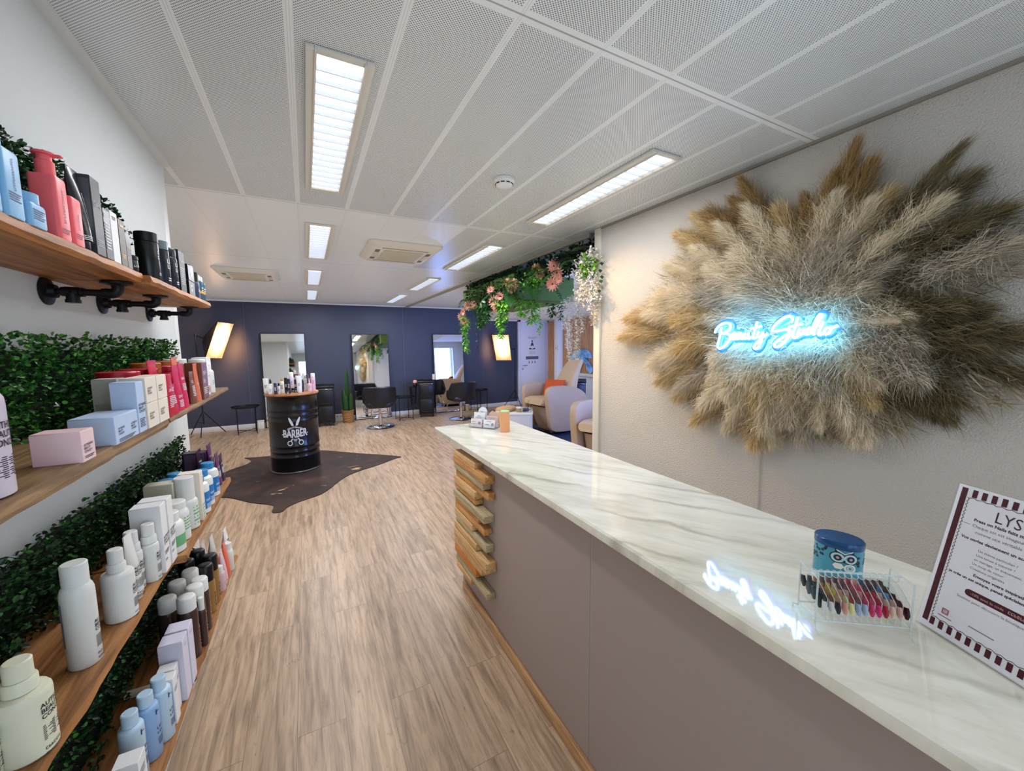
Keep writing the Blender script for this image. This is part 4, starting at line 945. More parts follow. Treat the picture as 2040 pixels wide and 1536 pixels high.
raw('social_icon', b, mat('rose_icon', '#b8606a', .5), t); b = BM()
bar(b, .028, .05, .0345, .0362, G); bar(b, .075, .112, .0435, .0452, G); raw('caption', b, mat('grey_plum_ink'), t)
# cable down the wall below the flowers
b = BM(); tube(b, smooth_path([(2.062, 1.175, 1.18), (2.061, 1.172, 1.0), (2.062, 1.168, .7), (2.062, 1.168, .3), (2.062, 1.168, .003)], 5), .0022, 6); tag(obj('power_cable', b, mat('grey_cable', '#b3ada2', .5)), 'thin pale cable running down the plaster wall below the pampas', 'cable')

# ------------------------------------------------------------------ pampas wall arrangement
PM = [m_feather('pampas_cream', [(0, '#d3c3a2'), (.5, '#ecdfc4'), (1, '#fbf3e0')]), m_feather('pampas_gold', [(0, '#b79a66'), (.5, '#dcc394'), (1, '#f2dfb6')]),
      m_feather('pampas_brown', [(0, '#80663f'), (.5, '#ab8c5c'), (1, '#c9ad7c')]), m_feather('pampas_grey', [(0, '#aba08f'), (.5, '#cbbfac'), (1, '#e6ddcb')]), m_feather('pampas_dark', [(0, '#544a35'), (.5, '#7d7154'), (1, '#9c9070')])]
def plume_mesh(seed, n, fat, droop):
    r = random.Random(seed); b = BM()
    def axis(t): return Vector((t, .05 * sin(t * 3 + seed) * t, -droop * t * t))
    tube(b, [axis(i / 8) for i in range(9)], [.006 * (1 - .8 * i / 8) for i in range(9)], 5)
    for i in range(n):
        t = r.random() ** .8 * .95 + .02; a = r.uniform(0, 2 * pi); R = fat * (sin(pi * min(1, (t * .80 + .18))) ** .6) * r.uniform(.25, 1.12)
        L = r.uniform(.10, .22) * (1 - .3 * t); p = axis(t); d = Vector((0, cos(a), sin(a))); wv = Vector((r.gauss(0, .25), r.gauss(0, .25), r.gauss(0, .25)))
        q1 = p + d * R * .6 + Vector((L * .35, 0, 0)); q2 = p + (d + wv) * R * .95 + Vector((L * .8, 0, -.1 * L)); q3 = q2 + Vector((L * .35, 0, -.28 * L - droop * .08)) + wv * L * .5 + d * R * r.uniform(-.2, .12)
        s = Vector((.15, -sin(a), cos(a))).normalized(); w = r.uniform(.0015, .0032)
        v = [b.verts.new(x) for x in (p, q1 + s * w, q1 - s * w, q2 + s * w * .8, q2 - s * w * .8, q3)]
        b.faces.new((v[0], v[1], v[2])); b.faces.new((v[1], v[3], v[4], v[2])); b.faces.new((v[3], v[5], v[4]))
    me = bpy.data.meshes.new('plume'); b.to_mesh(me); b.free(); me.materials.append(PM[0]); return me
PLM = [plume_mesh(1, 3600, .27, .14), plume_mesh(2, 3600, .32, .20), plume_mesh(3, 3000, .23, .10), plume_mesh(4, 3900, .36, .18)]
PC0 = Vector((2.05, .98, 1.66))
t = thing('pampas_arrangement', 'large dried pampas grass arrangement fanning out on the plaster wall', 'dried flowers', PC0)
OUT = [(1.67, 2.18), (1.93, 2.11), (2.16, 1.84), (2.36, 1.57), (2.45, 1.30), (2.28, 1.14), (2.25, 1.0), (2.40, .85), (2.20, .70), (2.26, .53), (2.10, .40), (2.04, .20), (1.90, .22), (1.73, .46), (1.58, .20), (1.45, .16), (1.33, .34), (1.30, .52), (1.21, .57), (1.16, .72), (1.11, .90), (1.06, 1.13), (1.06, 1.3), (1.13, 1.52), (1.25, 1.75), (1.40, 1.95), (1.53, 2.1)]
OA = sorted([(atan2(z - PC0.z, y - PC0.y), sqrt((z - PC0.z) ** 2 + (y - PC0.y) ** 2)) for z, y in OUT])
def rout(a):
    a = (a + pi) % (2 * pi) - pi
    L = [(OA[-1][0] - 2 * pi, OA[-1][1])] + OA + [(OA[0][0] + 2 * pi, OA[0][1])]
    for p, q in zip(L, L[1:]):
        if p[0] <= a <= q[0]: return p[1] + (q[1] - p[1]) * (a - p[0]) / max(1e-6, q[0] - p[0])
    return .6
def plume(a, rt, L, x0, x1, mi, roll=0.0, sc=1.0, off=None):
    """tip at polar (a, rt) around the centre, stem running back towards it"""
    tip = Vector((x1, cos(a) * rt, sin(a) * rt)); root = Vector((x0, cos(a) * (rt - L), sin(a) * (rt - L)))
    if off: root += Vector(off); tip += Vector(off)
    d = (tip - root); ln = d.length; ex = d.normalized(); ey = Vector((-1, 0, 0)); ey = (ey - ex * ey.dot(ex)).normalized(); ez = ex.cross(ey)
    if ez.z < 0: ey, ez = -ey, -ez
    me = PLM[RND.randrange(4)]; o = bpy.data.objects.new('plume', me); COL.objects.link(o); o.parent = t
    w = .36 * sc
    mm = Matrix.Identity(4)
    for i in range(3): mm[i][0], mm[i][1], mm[i][2], mm[i][3] = ex[i] * ln / 1.12, ey[i] * w, ez[i] * w, root[i]
    o.matrix_local = mm; o.material_slots[0].link = 'OBJECT'; o.material_slots[0].material = PM[mi]; return o
np_ = 0
for ring_i, (n, k, L, xa, xb, sc) in enumerate(((28, 1.0, .42, .0, -.05, .74), (24, .82, .36, -.03, -.11, .80), (21, .62, .34, -.06, -.13, .92), (14, .42, .30, -.06, -.14, 1.0), (6, .22, .22, -.06, -.14, .9))):
    for i in range(n):
        a = 2 * pi * (i + .5 * (ring_i % 2)) / n + RND.uniform(-.09, .09) - pi
        rt = rout(a) * k * RND.uniform(.93, 1.03); y = cos(a) * rt; z = sin(a) * rt
        if y > .55: mi = RND.choice((1, 1, 0))  # left plumes mostly gold: the warm light there is put into their colour
        elif y < -.42: mi = RND.choice((4, 4, 3, 4)) if ring_i < 2 else RND.choice((3, 4, 3))  # right plumes darker: weaker light on that side painted into the tones
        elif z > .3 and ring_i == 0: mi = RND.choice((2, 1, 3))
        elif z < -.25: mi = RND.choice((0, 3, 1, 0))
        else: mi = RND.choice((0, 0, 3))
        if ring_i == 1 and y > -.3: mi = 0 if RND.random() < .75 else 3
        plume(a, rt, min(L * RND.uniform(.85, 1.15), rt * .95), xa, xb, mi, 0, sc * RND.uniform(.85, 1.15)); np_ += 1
for y, z, mi, L in ((1.29, 2.46, 2, .42), (.85, 2.43, 2, .5), (.93, 2.33, 2, .42), (.53, 2.29, 4, .55), (1.58, 2.37, 1, .36)):
    a = atan2(z - PC0.z, y - PC0.y); rt = sqrt((y - PC0.y) ** 2 + (z - PC0.z) ** 2); plume(a, rt, L, -.02, -.06, mi, 0, .62)
for y, z in ((.60, 1.68),):
    a = atan2(z - PC0.z, y - PC0.y); rt = sqrt((y - PC0.y) ** 2 + (z - PC0.z) ** 2); plume(a, rt, .2, -.16, -.19, 0, 0, .22)
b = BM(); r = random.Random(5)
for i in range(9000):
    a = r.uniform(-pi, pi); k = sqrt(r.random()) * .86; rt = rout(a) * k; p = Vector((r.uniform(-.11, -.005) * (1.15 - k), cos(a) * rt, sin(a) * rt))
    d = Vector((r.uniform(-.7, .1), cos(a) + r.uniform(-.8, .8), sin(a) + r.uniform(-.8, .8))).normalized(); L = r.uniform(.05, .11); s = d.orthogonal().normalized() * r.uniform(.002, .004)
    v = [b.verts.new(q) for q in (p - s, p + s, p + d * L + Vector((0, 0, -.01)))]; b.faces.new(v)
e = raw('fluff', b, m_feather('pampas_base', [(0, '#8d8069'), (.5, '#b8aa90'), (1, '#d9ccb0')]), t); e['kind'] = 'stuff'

# neon sign
STROKES = [
[(1.309,1.649),(1.305,1.662),(1.292,1.680),(1.270,1.694),(1.244,1.696),(1.227,1.684),(1.232,1.665),(1.251,1.652),(1.270,1.646),(1.248,1.644),(1.229,1.635),(1.229,1.616),(1.246,1.594),(1.265,1.576),(1.280,1.571),(1.291,1.581),(1.288,1.600),(1.281,1.632),(1.274,1.675)],
[(1.224,1.617),(1.211,1.628),(1.201,1.641),(1.207,1.647),(1.216,1.638),(1.215,1.623),(1.204,1.616),(1.191,1.625)],
[(1.173,1.644),(1.185,1.645),(1.194,1.630),(1.191,1.618),(1.181,1.621),(1.171,1.642),(1.173,1.623),(1.166,1.617),(1.158,1.626)],
[(1.152,1.645),(1.158,1.626),(1.152,1.617),(1.142,1.625),(1.135,1.645),(1.138,1.624),(1.132,1.617),(1.122,1.626)],
[(1.099,1.694),(1.107,1.662),(1.113,1.632),(1.111,1.618),(1.100,1.621)],
[(1.126,1.664),(1.080,1.673)],
[(1.090,1.650),(1.096,1.631),(1.090,1.623),(1.079,1.631),(1.070,1.646),(1.073,1.627),(1.078,1.600),(1.087,1.578),(1.098,1.570),(1.108,1.576),(1.103,1.591),(1.084,1.610),(1.062,1.629),(1.051,1.640)],
[(0.954,1.683),(0.951,1.698),(0.962,1.710),(0.982,1.706),(1.008,1.688),(1.027,1.665),(1.029,1.651),(1.013,1.648),(0.986,1.654),(0.965,1.655),(0.957,1.643),(0.963,1.621),(0.979,1.599),(0.999,1.581),(1.013,1.579),(1.018,1.589),(1.010,1.603),(0.990,1.618),(0.968,1.633),(0.953,1.644)],
[(0.929,1.705),(0.938,1.666),(0.946,1.635),(0.942,1.619),(0.931,1.620),(0.922,1.634)],
[(0.963,1.664),(0.911,1.676)],
[(0.919,1.656),(0.924,1.638),(0.917,1.630),(0.906,1.640),(0.902,1.658),(0.905,1.637),(0.897,1.632)],
[(0.876,1.657),(0.886,1.657),(0.895,1.640),(0.892,1.631),(0.881,1.636),(0.873,1.656),(0.861,1.691),(0.850,1.709),(0.842,1.705),(0.854,1.676),(0.869,1.639),(0.864,1.628)],
[(0.836,1.680),(0.845,1.652),(0.850,1.635),(0.845,1.627),(0.836,1.635)],
[(0.811,1.654),(0.823,1.654),(0.831,1.638),(0.825,1.630),(0.814,1.634),(0.808,1.650),(0.812,1.657),(0.798,1.657),(0.787,1.663)]]
NX = 1.79
STROKES = [[(y * .9676, 1.6 + (z - 1.6) * .9676) for y, z in s_] for s_ in STROKES]
t = thing('neon_sign', 'glowing white blue script sign reading Beauty Studio on the pampas', 'neon sign', (0, 0, 0))
b = BM(); b2 = BM()
for s in STROKES:
    pts = smooth_path([(NX, y, z) for y, z in s], 5); tube(b, pts, .0046, 7)
    tube(b2, [p + Vector((.016, 0, 0)) for p in pts], .019, 10, (0, .12, NX + .016))
obj('neon_tube', b, mat('neon_glow', '#ffffff', .4, emit='#9ad4ff', es=30), t)
obj('clear_backing', b2, mat('glowing_blue_acrylic', '#2b62c0', .25, emit='#3c86f0', es=.45, alpha=.8), t)  # backing is no lamp; emission adds the tubes' blue glow to the acrylic
b = BM()
for y, z in ((1.20, 1.63), (.83, 1.65), (.97, 1.64)): tube(b, [(NX + .018, y, z), (1.9, y, z)], .003, 6)
obj('standoff', b, CHROME, t)
lamp('neon_backlight', (NX + .03, 1.015, 1.635), .11, .46, 4.2, '#58b4ff', (0, radians(-90), 0), 175)

# ------------------------------------------------------------------ cowhide rug and barber drum
HIDE = mat('cowhide_brown', '#3f2a20', .75); nt_ = NT(HIDE)
v_ = nt_.coord((1, 1, 1)); n_ = nt_.noise(v_, 3.0, 5, .6, .6); c_ = nt_.ramp(n_, [(.3, '#1c110d'), (.5, '#2e1d16'), (.64, '#402a1f'), (.76, '#5a412f')])
c_ = nt_.mix(nt_.ramp(nt_.noise(nt_.coord((1.6, 3.4, 1), (0, 0, .5), (3.1, 1.3, 0)), 1.5, 5, .62, .4), [(.63, 0.0), (.68, 1.0)]), c_, '#b79a72'); nt_.col(c_); nt_.bump(nt_.noise(nt_.coord((60, 60, 60)), 8, 3), .3, .004)
RUG = [(-.874, 6.726), (-.6, 6.66), (-.3, 6.72), (-.013, 6.64), (.14, 6.62), (.306, 6.47), (.62, 6.16), (1.112, 5.70), (1.02, 5.60), (.754, 5.40), (.52, 5.27), (.356, 5.118), (.24, 4.93), (.170, 4.792), (.062, 4.628), (-.06, 4.55), (-.175, 4.480), (-.25, 4.40), (-.275, 4.33), (-.301, 4.300), (-.36, 4.31), (-.383, 4.36), (-.375, 4.45), (-.40, 4.55), (-.588, 4.72), (-.80, 4.98), (-.95, 5.10), (-1.08, 5.4), (-.98, 5.75), (-1.0, 6.07), (-.80, 6.35), (-.775, 6.528)]
b = BM(); rp = [(p.x, p.y) for p in smooth_path([(x, y, 0) for x, y in RUG + RUG[:1]], 4)[:-1]]
prism(b, rp, .007, Matrix.Translation((0, 0, .0005))); tag(obj('cowhide_rug', b, HIDE, None, 0), 'dark brown cowhide rug lying under the black barber drum', 'rug')
DRX, DRY, DRR = -.19, 5.835, .29
t = thing('barber_drum', 'black oil drum turned cabinet with a barber logo and wooden top', 'drum table', (DRX, DRY, .0085), 0.03)
DRM = mat('drum_black_paint', '#07080c', .28, .25, coat=.3)
prof = [(.286, 0), (.294, .004), (.294, .016), (.286, .022)]
def rib(z): return [(.286, z - .014), (.2895, z - .006), (.2895, z + .006), (.286, z + .014)]
for z in (.20, .27, .34): prof += rib(z)
for z in (.66, .73, .80): prof += rib(z)
prof += [(.286, .955), (.294, .962), (.294, .978), (.286, .982)]
b = BM(); lathe(b, prof, 64); obj('drum_body', b, DRM, t, 50)
b = BM(); lathe(b, [(.2955, .006), (.2975, .011), (.2955, .016)], 64); obj('bottom_rim', b, mat('worn_steel', '#8a867c', .4, .7), t)
b = BM(); Fd = cylF(.2935)
for x in (.155, .33): bar(b, x - .002, x + .002, .24, .70, Fd)
bar(b, .155, .33, .70, .704, Fd, 8); bar(b, .155, .33, .236, .24, Fd, 8); raw('door_seam', b, mat('seam_black', '#000000', .8), t)
b = BM(); lathe(b, [(.305, .983), (.310, .988), (.310, 1.004), (.306, 1.009)], 64); obj('wooden_top', b, m_wood('drum_top_wood', '#7b4a2a', '#a96f45', '#bf8a5e', 0, .8, .4), t)
LOGO = mat('logo_white', '#c3c7cc', .5); b = BM()
Fl = cylF(.2945, 0, .02)
def FB(x, y): return Fl(x, .462 + (y - .0) * (1 + 1.0 * abs(x) ) + .10 * abs(x) * (1 if True else 0) + (.02 * (1 - abs(x) / .14) if y > .05 else 0) - .0)
text(b, 'BARBER', .112, FB, 'CENTER', .70, .035); text(b, 'GENTLEMAN', .028, lambda x, y: Fl(x, .585 + y - .30 * abs(x)), 'CENTER', 1.05, .03)
for s in (-1, 1):
    bar(b, s * .142 - .006, s * .142 + .006, .50, .512, Fl)
    ln = [(s * .010, .612), (s * .034, .612), (s * .056, .665), (s * .066, .705), (s * .060, .722), (s * .040, .695), (s * .020, .655)]
    b.faces.new([b.verts.new(Fl(*p)) for p in (ln if s > 0 else ln[::-1])])
    disc(b, s * .062, .392, .030, .034, Fl, .66, 22); q = [(s * .022, .452), (s * .038, .452), (s * .056, .42), (s * .046, .412)]
    b.faces.new([b.verts.new(Fl(*p)) for p in q])
for k in range(3): bar(b, -.022 + .003 * k, .022 - .003 * k, .437 - .011 * k, .443 - .011 * k, Fl, 2)
raw('barber_logo', b, LOGO, t)
DT = .0085 + 1.0095; GD = 'hair products on the barber drum'
def dpos(x, y): return (x, 5.60 + (y - 5.73) * .72, DT)
def DB(*a, **k): k.setdefault('g', GD); k.setdefault('rot', 0); return a, k
p_tube('cream_tube', 'big white tube at the left of the drum top', 'tube', dpos(-.470, 6.0), .058, .19, .02, WHITE, WHITE, [(3, .1, .006)], .03, INK, 0, GD)
p_round('lotion_bottle', 'white bottle with black pump at the left of the drum top', BO, dpos(-.415, 5.93), .021, .125, .012, .045, WHITE, BLACK, .02, [(3, .08, .005)], .025, INK, rot=0, g=GD, pump=True)
p_tube('cream_tube', 'short white tube at the front left of the drum top', 'tube', dpos(-.412, 5.80), .055, .115, .016, WHITE, WHITE, [(3, .06, .006)], .025, GREY, 0, GD)
p_can('spray_can', 'small dark violet can at the front left of the drum top', 'spray can', dpos(-.358, 5.77), .0185, .14, .03, VIOLET, VIOLET, [(4, .08, .005)], .02, WINK, 0, GD)
p_round('lotion_bottle', 'small black and white bottle beside the violet can', BO, dpos(-.322, 5.79), .015, .10, .011, .034, WHITE, BLACK, .01, [(3, .06, .005)], .015, INK, rot=0, g=GD)
p_round('lotion_bottle', 'cream bottle with an orange cap on the drum top', BO, dpos(-.290, 5.87), .026, .15, .011, .038, CREAM, mat('orange_cap', '#d9853c', .4), .03, [(4, .1, .006)], .03, INK, rot=0, g=GD)
p_can('spray_can', 'black can behind the cream bottle on the drum top', 'spray can', dpos(-.248, 5.97), .019, .19, .035, BLACK, BLACK, [(3, .1, .006)], .02, WINK, 0, GD)
p_can('spray_can', 'tall lilac white can in the middle of the drum top', 'spray can', dpos(-.190, 6.15), .030, .25, .05, LILACW, WHITE, [(4, .13, .006)], .03, GREY, 0, GD)
p_can('spray_can', 'slim black can in front of the tall lilac one', 'spray can', dpos(-.213, 5.84), .017, .18, .03, mat('grey_black_can', '#22262a', .3), BLACK, [(4, .11, .006)], .02, WINK, 0, GD)
p_jar('wax_jar', 'small black jar with a white label at the front of the drum top', 'jar', dpos(-.222, 5.725), .025, .048, .016, BLACK, BLACK, [(2, .02, .008)], .03, WINK, 0, GD)
p_box('hair_box', 'narrow purple carton at the back of the drum top', 'box', dpos(-.148, 6.2), .032, .03, .15, mat('deep_purple_carton', '#2d1236', .4), [(3, .08, .006)], None, WINK, 0, GD)
p_jar('wax_jar', 'wide black jar near the middle of the drum top, left one of a pair', 'jar', dpos(-.170, 5.93), .024, .055, .018, BLACK, BLACK, [(2, .02, .007)], .03, WINK, 0, GD)
p_jar('wax_jar', 'wide black jar near the middle of the drum top, right one of a pair', 'jar', dpos(-.137, 5.86), .022, .048, .016, BLACK, BLACK, [(2, .02, .007)], .03, WINK, 0, GD)
p_tube('cream_tube', 'large white tube right of the middle of the drum top', 'tube', dpos(-.097, 5.76), .064, .22, .022, WHITE, WHITE, [(3, .12, .006)], .03, GREY, 0, GD)
p_round('lotion_bottle', 'slim dark bottle behind the large white tube', BO, dpos(-.062, 5.98), .011, .12, .008, .03, VIOLET, BLACK, .01, None, rot=0, g=GD)
p_box('hair_box', 'clear grey carton right of the large white tube', 'box', dpos(-.028, 6.08), .04, .03, .16, mat('mist_grey_carton', '#aab2ae', .3), [(2, .1, .006)], None, GREY, 0, GD)
p_round('lotion_bottle', 'pink pump bottle at the right of the drum top', BO, dpos(.018, 5.93), .028, .105, .010, .05, PALEPINK, PALEPINK, .014, [(3, .07, .005)], .03, GREY, rot=0, g=GD, pump=True)
p_round('lotion_bottle', 'dark pump bottle behind the pink pump bottle', BO, dpos(.006, 6.12), .016, .15, .010, .05, VIOLET, mat('mauve_pump', '#6d4a58', .4), .014, None, rot=0, g=GD, pump=True)
p_can('spray_can', 'tall pale pink can at the right edge of the drum top', 'spray can', dpos(.062, 5.95), .0275, .235, .045, PALEPINK, WHITE, [(4, .14, .006)], .03, GREY, 0, GD)

# ------------------------------------------------------------------ softbox lamps
SBOX = mat('softbox_lit', '#ffffff', .6, emit='#ffdcae', es=2.6); SBLK = mat('softbox_shell', '#1b1614', .7)
ns = NT(SBOX); gs = ns.n('ShaderNodeTexCoord'); vs_ = ns.n('ShaderNodeVectorMath', operation='SUBTRACT'); ns.l(gs.outputs['UV'], vs_.inputs[0]); vs_.inputs[1].default_value = (.5, .42, 0)
ln_ = ns.n('ShaderNodeVectorMath', operation='LENGTH'); ns.l(vs_.outputs[0], ln_.inputs[0])
ns.l(ns.ramp(ln_.outputs['Value'], [(.0, '#fff6ea'), (.28, '#fff0da'), (.6, '#ffc67e')]), ns.b.inputs['Emission Color'])
es_ = ns.n('ShaderNodeMapRange'); ns.l(ln_.outputs['Value'], es_.inputs[0]); es_.inputs[1].default_value = .05; es_.inputs[2].default_value = .6; es_.inputs[3].default_value = 2.2; es_.inputs[4].default_value = .78; ns.l(es_.outputs[0], ns.b.inputs['Emission Strength'])
ns.b.inputs['Base Color'].default_value = lin('#4a4038')
def softbox(label, corners, apex, base, feet, top, neck):
    t = thing('softbox_lamp', label, 'studio lamp', base); B = Vector(base)
    cs = [Vector(c) - B for c in corners]; ap = Vector(apex) - B
    n = (cs[1] - cs[0]).cross(cs[3] - cs[0]).normalized()
    if n.dot(ap - cs[0]) > 0: n = -n
    mid = sum(cs, Vector()) / 4
    b = BM(); N = 8; g = {}
    for i in range(N + 1):
        for j in range(N + 1):
            u, v = i / N, j / N; p = (cs[0] * (1 - u) + cs[1] * u) * (1 - v) + (cs[3] * (1 - u) + cs[2] * u) * v
            g[i, j] = b.verts.new(p + n * .02 * sin(pi * u) * sin(pi * v) + (mid - p) * .03 * (sin(3 * pi * u) ** 2 + sin(2 * pi * v) ** 2) * .5)
    for i in range(N):
        for j in range(N):
            f = b.faces.new((g[i, j], g[i + 1, j], g[i + 1, j + 1], g[i, j + 1])); uvl = b.loops.layers.uv.verify()
            for lp, (a_, c_) in zip(f.loops, ((i, j), (i + 1, j), (i + 1, j + 1), (i, j + 1))): lp[uvl].uv = (a_ / N, c_ / N)
    raw('diffuser', b, SBOX, t)
    b = BM(); outer = [c + (c - mid) * .02 - n * .004 for c in cs]; lip = [c + (c - mid) * .02 + n * .012 for c in cs]; inner = [ap + (c - mid) * .16 for c in cs]
    ring_faces(b, [lip, outer, inner], True, False, True); obj('shell', b, SBLK, t, 0)
    b = BM(); tube(b, [(0, 0, .22), Vector(top) - B], .011, 8); tube(b, [(0, 0, .6), (0, 0, .66)], .017, 8); obj('pole', b, BLACKM, t)
    b = BM(); tube(b, [Vector(neck) - B, ap + n * .02], .009, 8); lathe(b, [(.02, -.02), (.02, .02)], 10, Matrix.Translation(Vector(top) - B)); obj('boom_arm', b, BLACKM, t)
    for f in feet:
        f = Vector(f) - B; b = BM(); tube(b, [(0, 0, .45), f * .98 + Vector((0, 0, .012))], .008, 7); tube(b, [(0, 0, .24), f * .5 + Vector((0, 0, .235))], .005, 6); obj('leg', b, BLACKM, t)
    return t
softbox('tilted glowing softbox lamp on a tripod at the left of the slate wall', [(-1.368, 8.72, 2.057), (-1.156, 8.95, 2.036), (-1.368, 8.85, 1.401), (-1.569, 8.62, 1.421)], (-1.62, 8.98, 1.76), (-1.72, 8.86, 0), [(-1.96, 9.03, 0), (-1.73, 8.60, 0), (-1.42, 9.0, 0)], (-1.73, 8.87, 1.82), (-1.73, 8.87, 1.82))
softbox('glowing softbox lamp on a tripod beside the white door', [(4.142, 9.0, 1.849), (4.479, 8.75, 1.844), (4.53, 8.70, 1.21), (4.234, 8.95, 1.21)], (4.47, 9.02, 1.53), (4.72, 8.88, 0), [(4.45, 9.0, 0), (4.80, 8.68, 0), (4.98, 9.05, 0)], (4.72, 8.88, 1.5), (4.72, 8.88, 1.48))
lamp('softbox_glow', (-1.28, 8.66, 1.72), .3, .5, 18, '#ffb878', (radians(78), 0, radians(40)), 150)
lamp('softbox_glow', (4.28, 8.76, 1.55), .4, .5, 11, '#ffb878', (radians(85), 0, radians(-30)), 150)

# ------------------------------------------------------------------ leaning mirrors
MIR = mat('mirror_glass', '#e8ebec', .015, 1.0)
def mirror(label, x0, x1, yb, yt, h):
    t = thing('floor_mirror', label, 'mirror', ((x0 + x1) / 2, yb, 0.002), 0, 'tall mirrors leaning on the slate wall'); w = (x1 - x0) / 2
    M = Matrix.Rotation(-atan2(yt - yb, h), 4, 'X')
    b = BM()
    for a, c, z0, z1 in ((-w, -w + .012, 0, h), (w - .012, w, 0, h), (-w, w, 0, .012), (-w, w, h - .012, h)): box(b, a, c, -.014, .014, z0, z1, .001, 1, M)
    box(b, -w + .005, w - .005, .004, .012, .005, h - .005, 0, 1, M); obj('frame', b, BLACKM, t)
    b = BM(); box(b, -w + .011, w - .011, -.006, -.001, .011, h - .011, 0, 1, M); obj('mirror_glass', b, MIR, t, 0)
mirror('tall black framed mirror directly behind the barber drum', -.775, -.005, 9.04, 9.145, 1.87)
mirror('tall black framed mirror behind the nearer salon chair and potted cactus', .88, 1.645, 9.04, 9.145, 1.86)
mirror('tall black framed mirror behind the wheeled trolley and farther salon chair', 2.66, 3.42, 9.03, 9.135, 1.865)

# ------------------------------------------------------------------ salon chairs
QF = mat('quilted_black_leather', '#14151b', .42); nq = NT(QF)
vq = nq.coord((1, 1, 1)); 
def _saw(t, o, p): return t.math('ABSOLUTE', t.math('SUBTRACT', t.math('FRACT', t.math('MULTIPLY_ADD', o, 1 / p, 50.0)), .5))
sq = nq.n('ShaderNodeSeparateXYZ'); nq.l(vq, sq.inputs[0]); hq = nq.math('MINIMUM', nq.math('MINIMUM', _saw(nq, sq.outputs[0], .062), .12), nq.math('MINIMUM', _saw(nq, sq.outputs[2], .062), .12)); nq.bump(hq, .35, .015)
def salon_chair(label, x, y, rz):
    t = thing('salon_chair', label, 'salon chair', (x, y, .0005), rz, 'black quilted salon chairs')
    b = BM(); lathe(b, [(.265, 0), (.268, .006), (.25, .016), (.06, .026), (.045, .04), (.038, .045)], 40); obj('base', b, CHROME, t)
    b = BM(); lathe(b, [(.036, .03), (.036, .27), (.022, .275), (.022, .40), (.06, .405), (.06, .415)], 20); tube(b, [(.03, .03, .30), (.10, .06, .31), (.13, .10, .27)], .006, 6); obj('column', b, CHROME, t)
    b = BM(); ring_faces(b, [rrect(.44, .46, .10, .41), rrect(.50, .52, .12, .43), rrect(.52, .54, .12, .48), rrect(.49, .51, .12, .515)]); obj('seat', b, QF, t)
    for nm, a0, a1, z1f, th in (('backrest', -62, 62, lambda a: .83, .045), ('armrest', 62, 128, None, .035), ('armrest', -128, -62, None, .035)):
        b = BM(); rg = []; N = 12
        for i in range(N + 1):
            a = radians(a0 + (a1 - a0) * i / N); k = abs(a0 + (a1 - a0) * i / N)
            top = .83 - .02 * (k / 62) ** 3 if nm == 'backrest' else .81 - .17 * min(1, (k - 62) / 22); bot = .44 if nm == 'backrest' else .47
            def P(r, z):
                f = 1 + .16 * (z - .44) / .4 if nm == 'backrest' or k < 80 else 1.05
                return Vector((r * f * sin(a) * 1.02, -r * f * cos(a), z))
            ro, ri_ = .292, .292 - th
            rg.append([P(ro - .02, bot), P(ro, bot + .03), P(ro + .004, (bot + top) / 2), P(ro, top - .02), P((ro + ri_) / 2, top), P(ri_, top - .02), P(ri_, bot + .03)])
        ring_faces(b, rg); obj(nm, b, QF, t)
    b = BM(); tube(b, smooth_path([(-.12, .20, .40), (-.15, .36, .30), (-.16, .43, .13), (0, .47, .12), (.16, .43, .13), (.15, .36, .30), (.12, .20, .40)], 5), .011, 8); tube(b, [(-.15, .37, .20), (.15, .37, .20)], .009, 8); obj('footrest', b, CHROME, t)
    return t
ch = salon_chair('black quilted salon chair with round chrome base nearer the barber drum', 1.235, 8.02, radians(-8))
dup(ch, (2.93, 8.02, .0005), radians(6), 'black quilted salon chair with round chrome base in front of the rightmost mirror')

# ------------------------------------------------------------------ tray tables
def stool(label, x, y, rz):
    t = thing('tray_table', label, 'side table', (x, y, 0), rz, 'round black metal tray tables')
    b = BM(); lathe(b, [(.20, .485), (.222, .487), (.226, .512), (.221, .512), (.217, .492), (.001, .492)], 36); obj('tray_top', b, BLACKM, t)
    for k in range(4):
        a = pi / 4 + k * pi / 2; c, s = cos(a), sin(a); b = BM(); tube(b, [(c * .205, s * .205, .49), (c * .205, s * .205, .001)], .0075, 8); obj('leg', b, BLACKM, t)
    b = BM(); c = .205 * cos(pi / 4)
    tube(b, [(-c, -c, .045), (c, c, .045)], .005, 6); tube(b, [(-c, c, .045), (c, -c, .045)], .005, 6); obj('stretcher', b, BLACKM, t)
    return t
st = stool('round black tray table left of the barber drum', -1.05, 8.72, .15)
dup(st, (1.83, 8.60, 0), .1, 'round black tray table between the nearer salon chair and the trolley')
dup(st, (3.74, 8.95, 0), .2, 'round black tray table under the right softbox lamp')
t = thing('storage_box', 'small cream box on the floor against the baseboard left of the drum', 'box', (-.86, 9.06, 0)); b = BM(); box(b, -.055, .055, -.05, .05, 0, .15, .006); obj('box_body', b, mat('cream_box', '#d8d3c8', .5), t); b = BM(); box(b, -.058, .058, -.053, .053, .150, .165, .004); obj('lid', b, mat('cream_box', '#d8d3c8'), t)
t = thing('wall_socket', 'white double wall socket at the baseboard left of the potted cactus', 'socket', (.56, 9.16, .10)); b = BM(); box(b, -.08, .08, -.012, 0, -.05, .05, .004); obj('plate', b, WP, t)
b = BM()
for s in (-1, 1): lathe(b, [(.022, 0), (.022, .003), (.017, .0035), (.016, .001), (.001, .001)], 18, Matrix.Translation((s * .038, -.012, 0)) @ Matrix.Rotation(pi / 2, 4, 'X'))
obj('outlet', b, mat('socket_grey', '#9c9da0', .5), t)
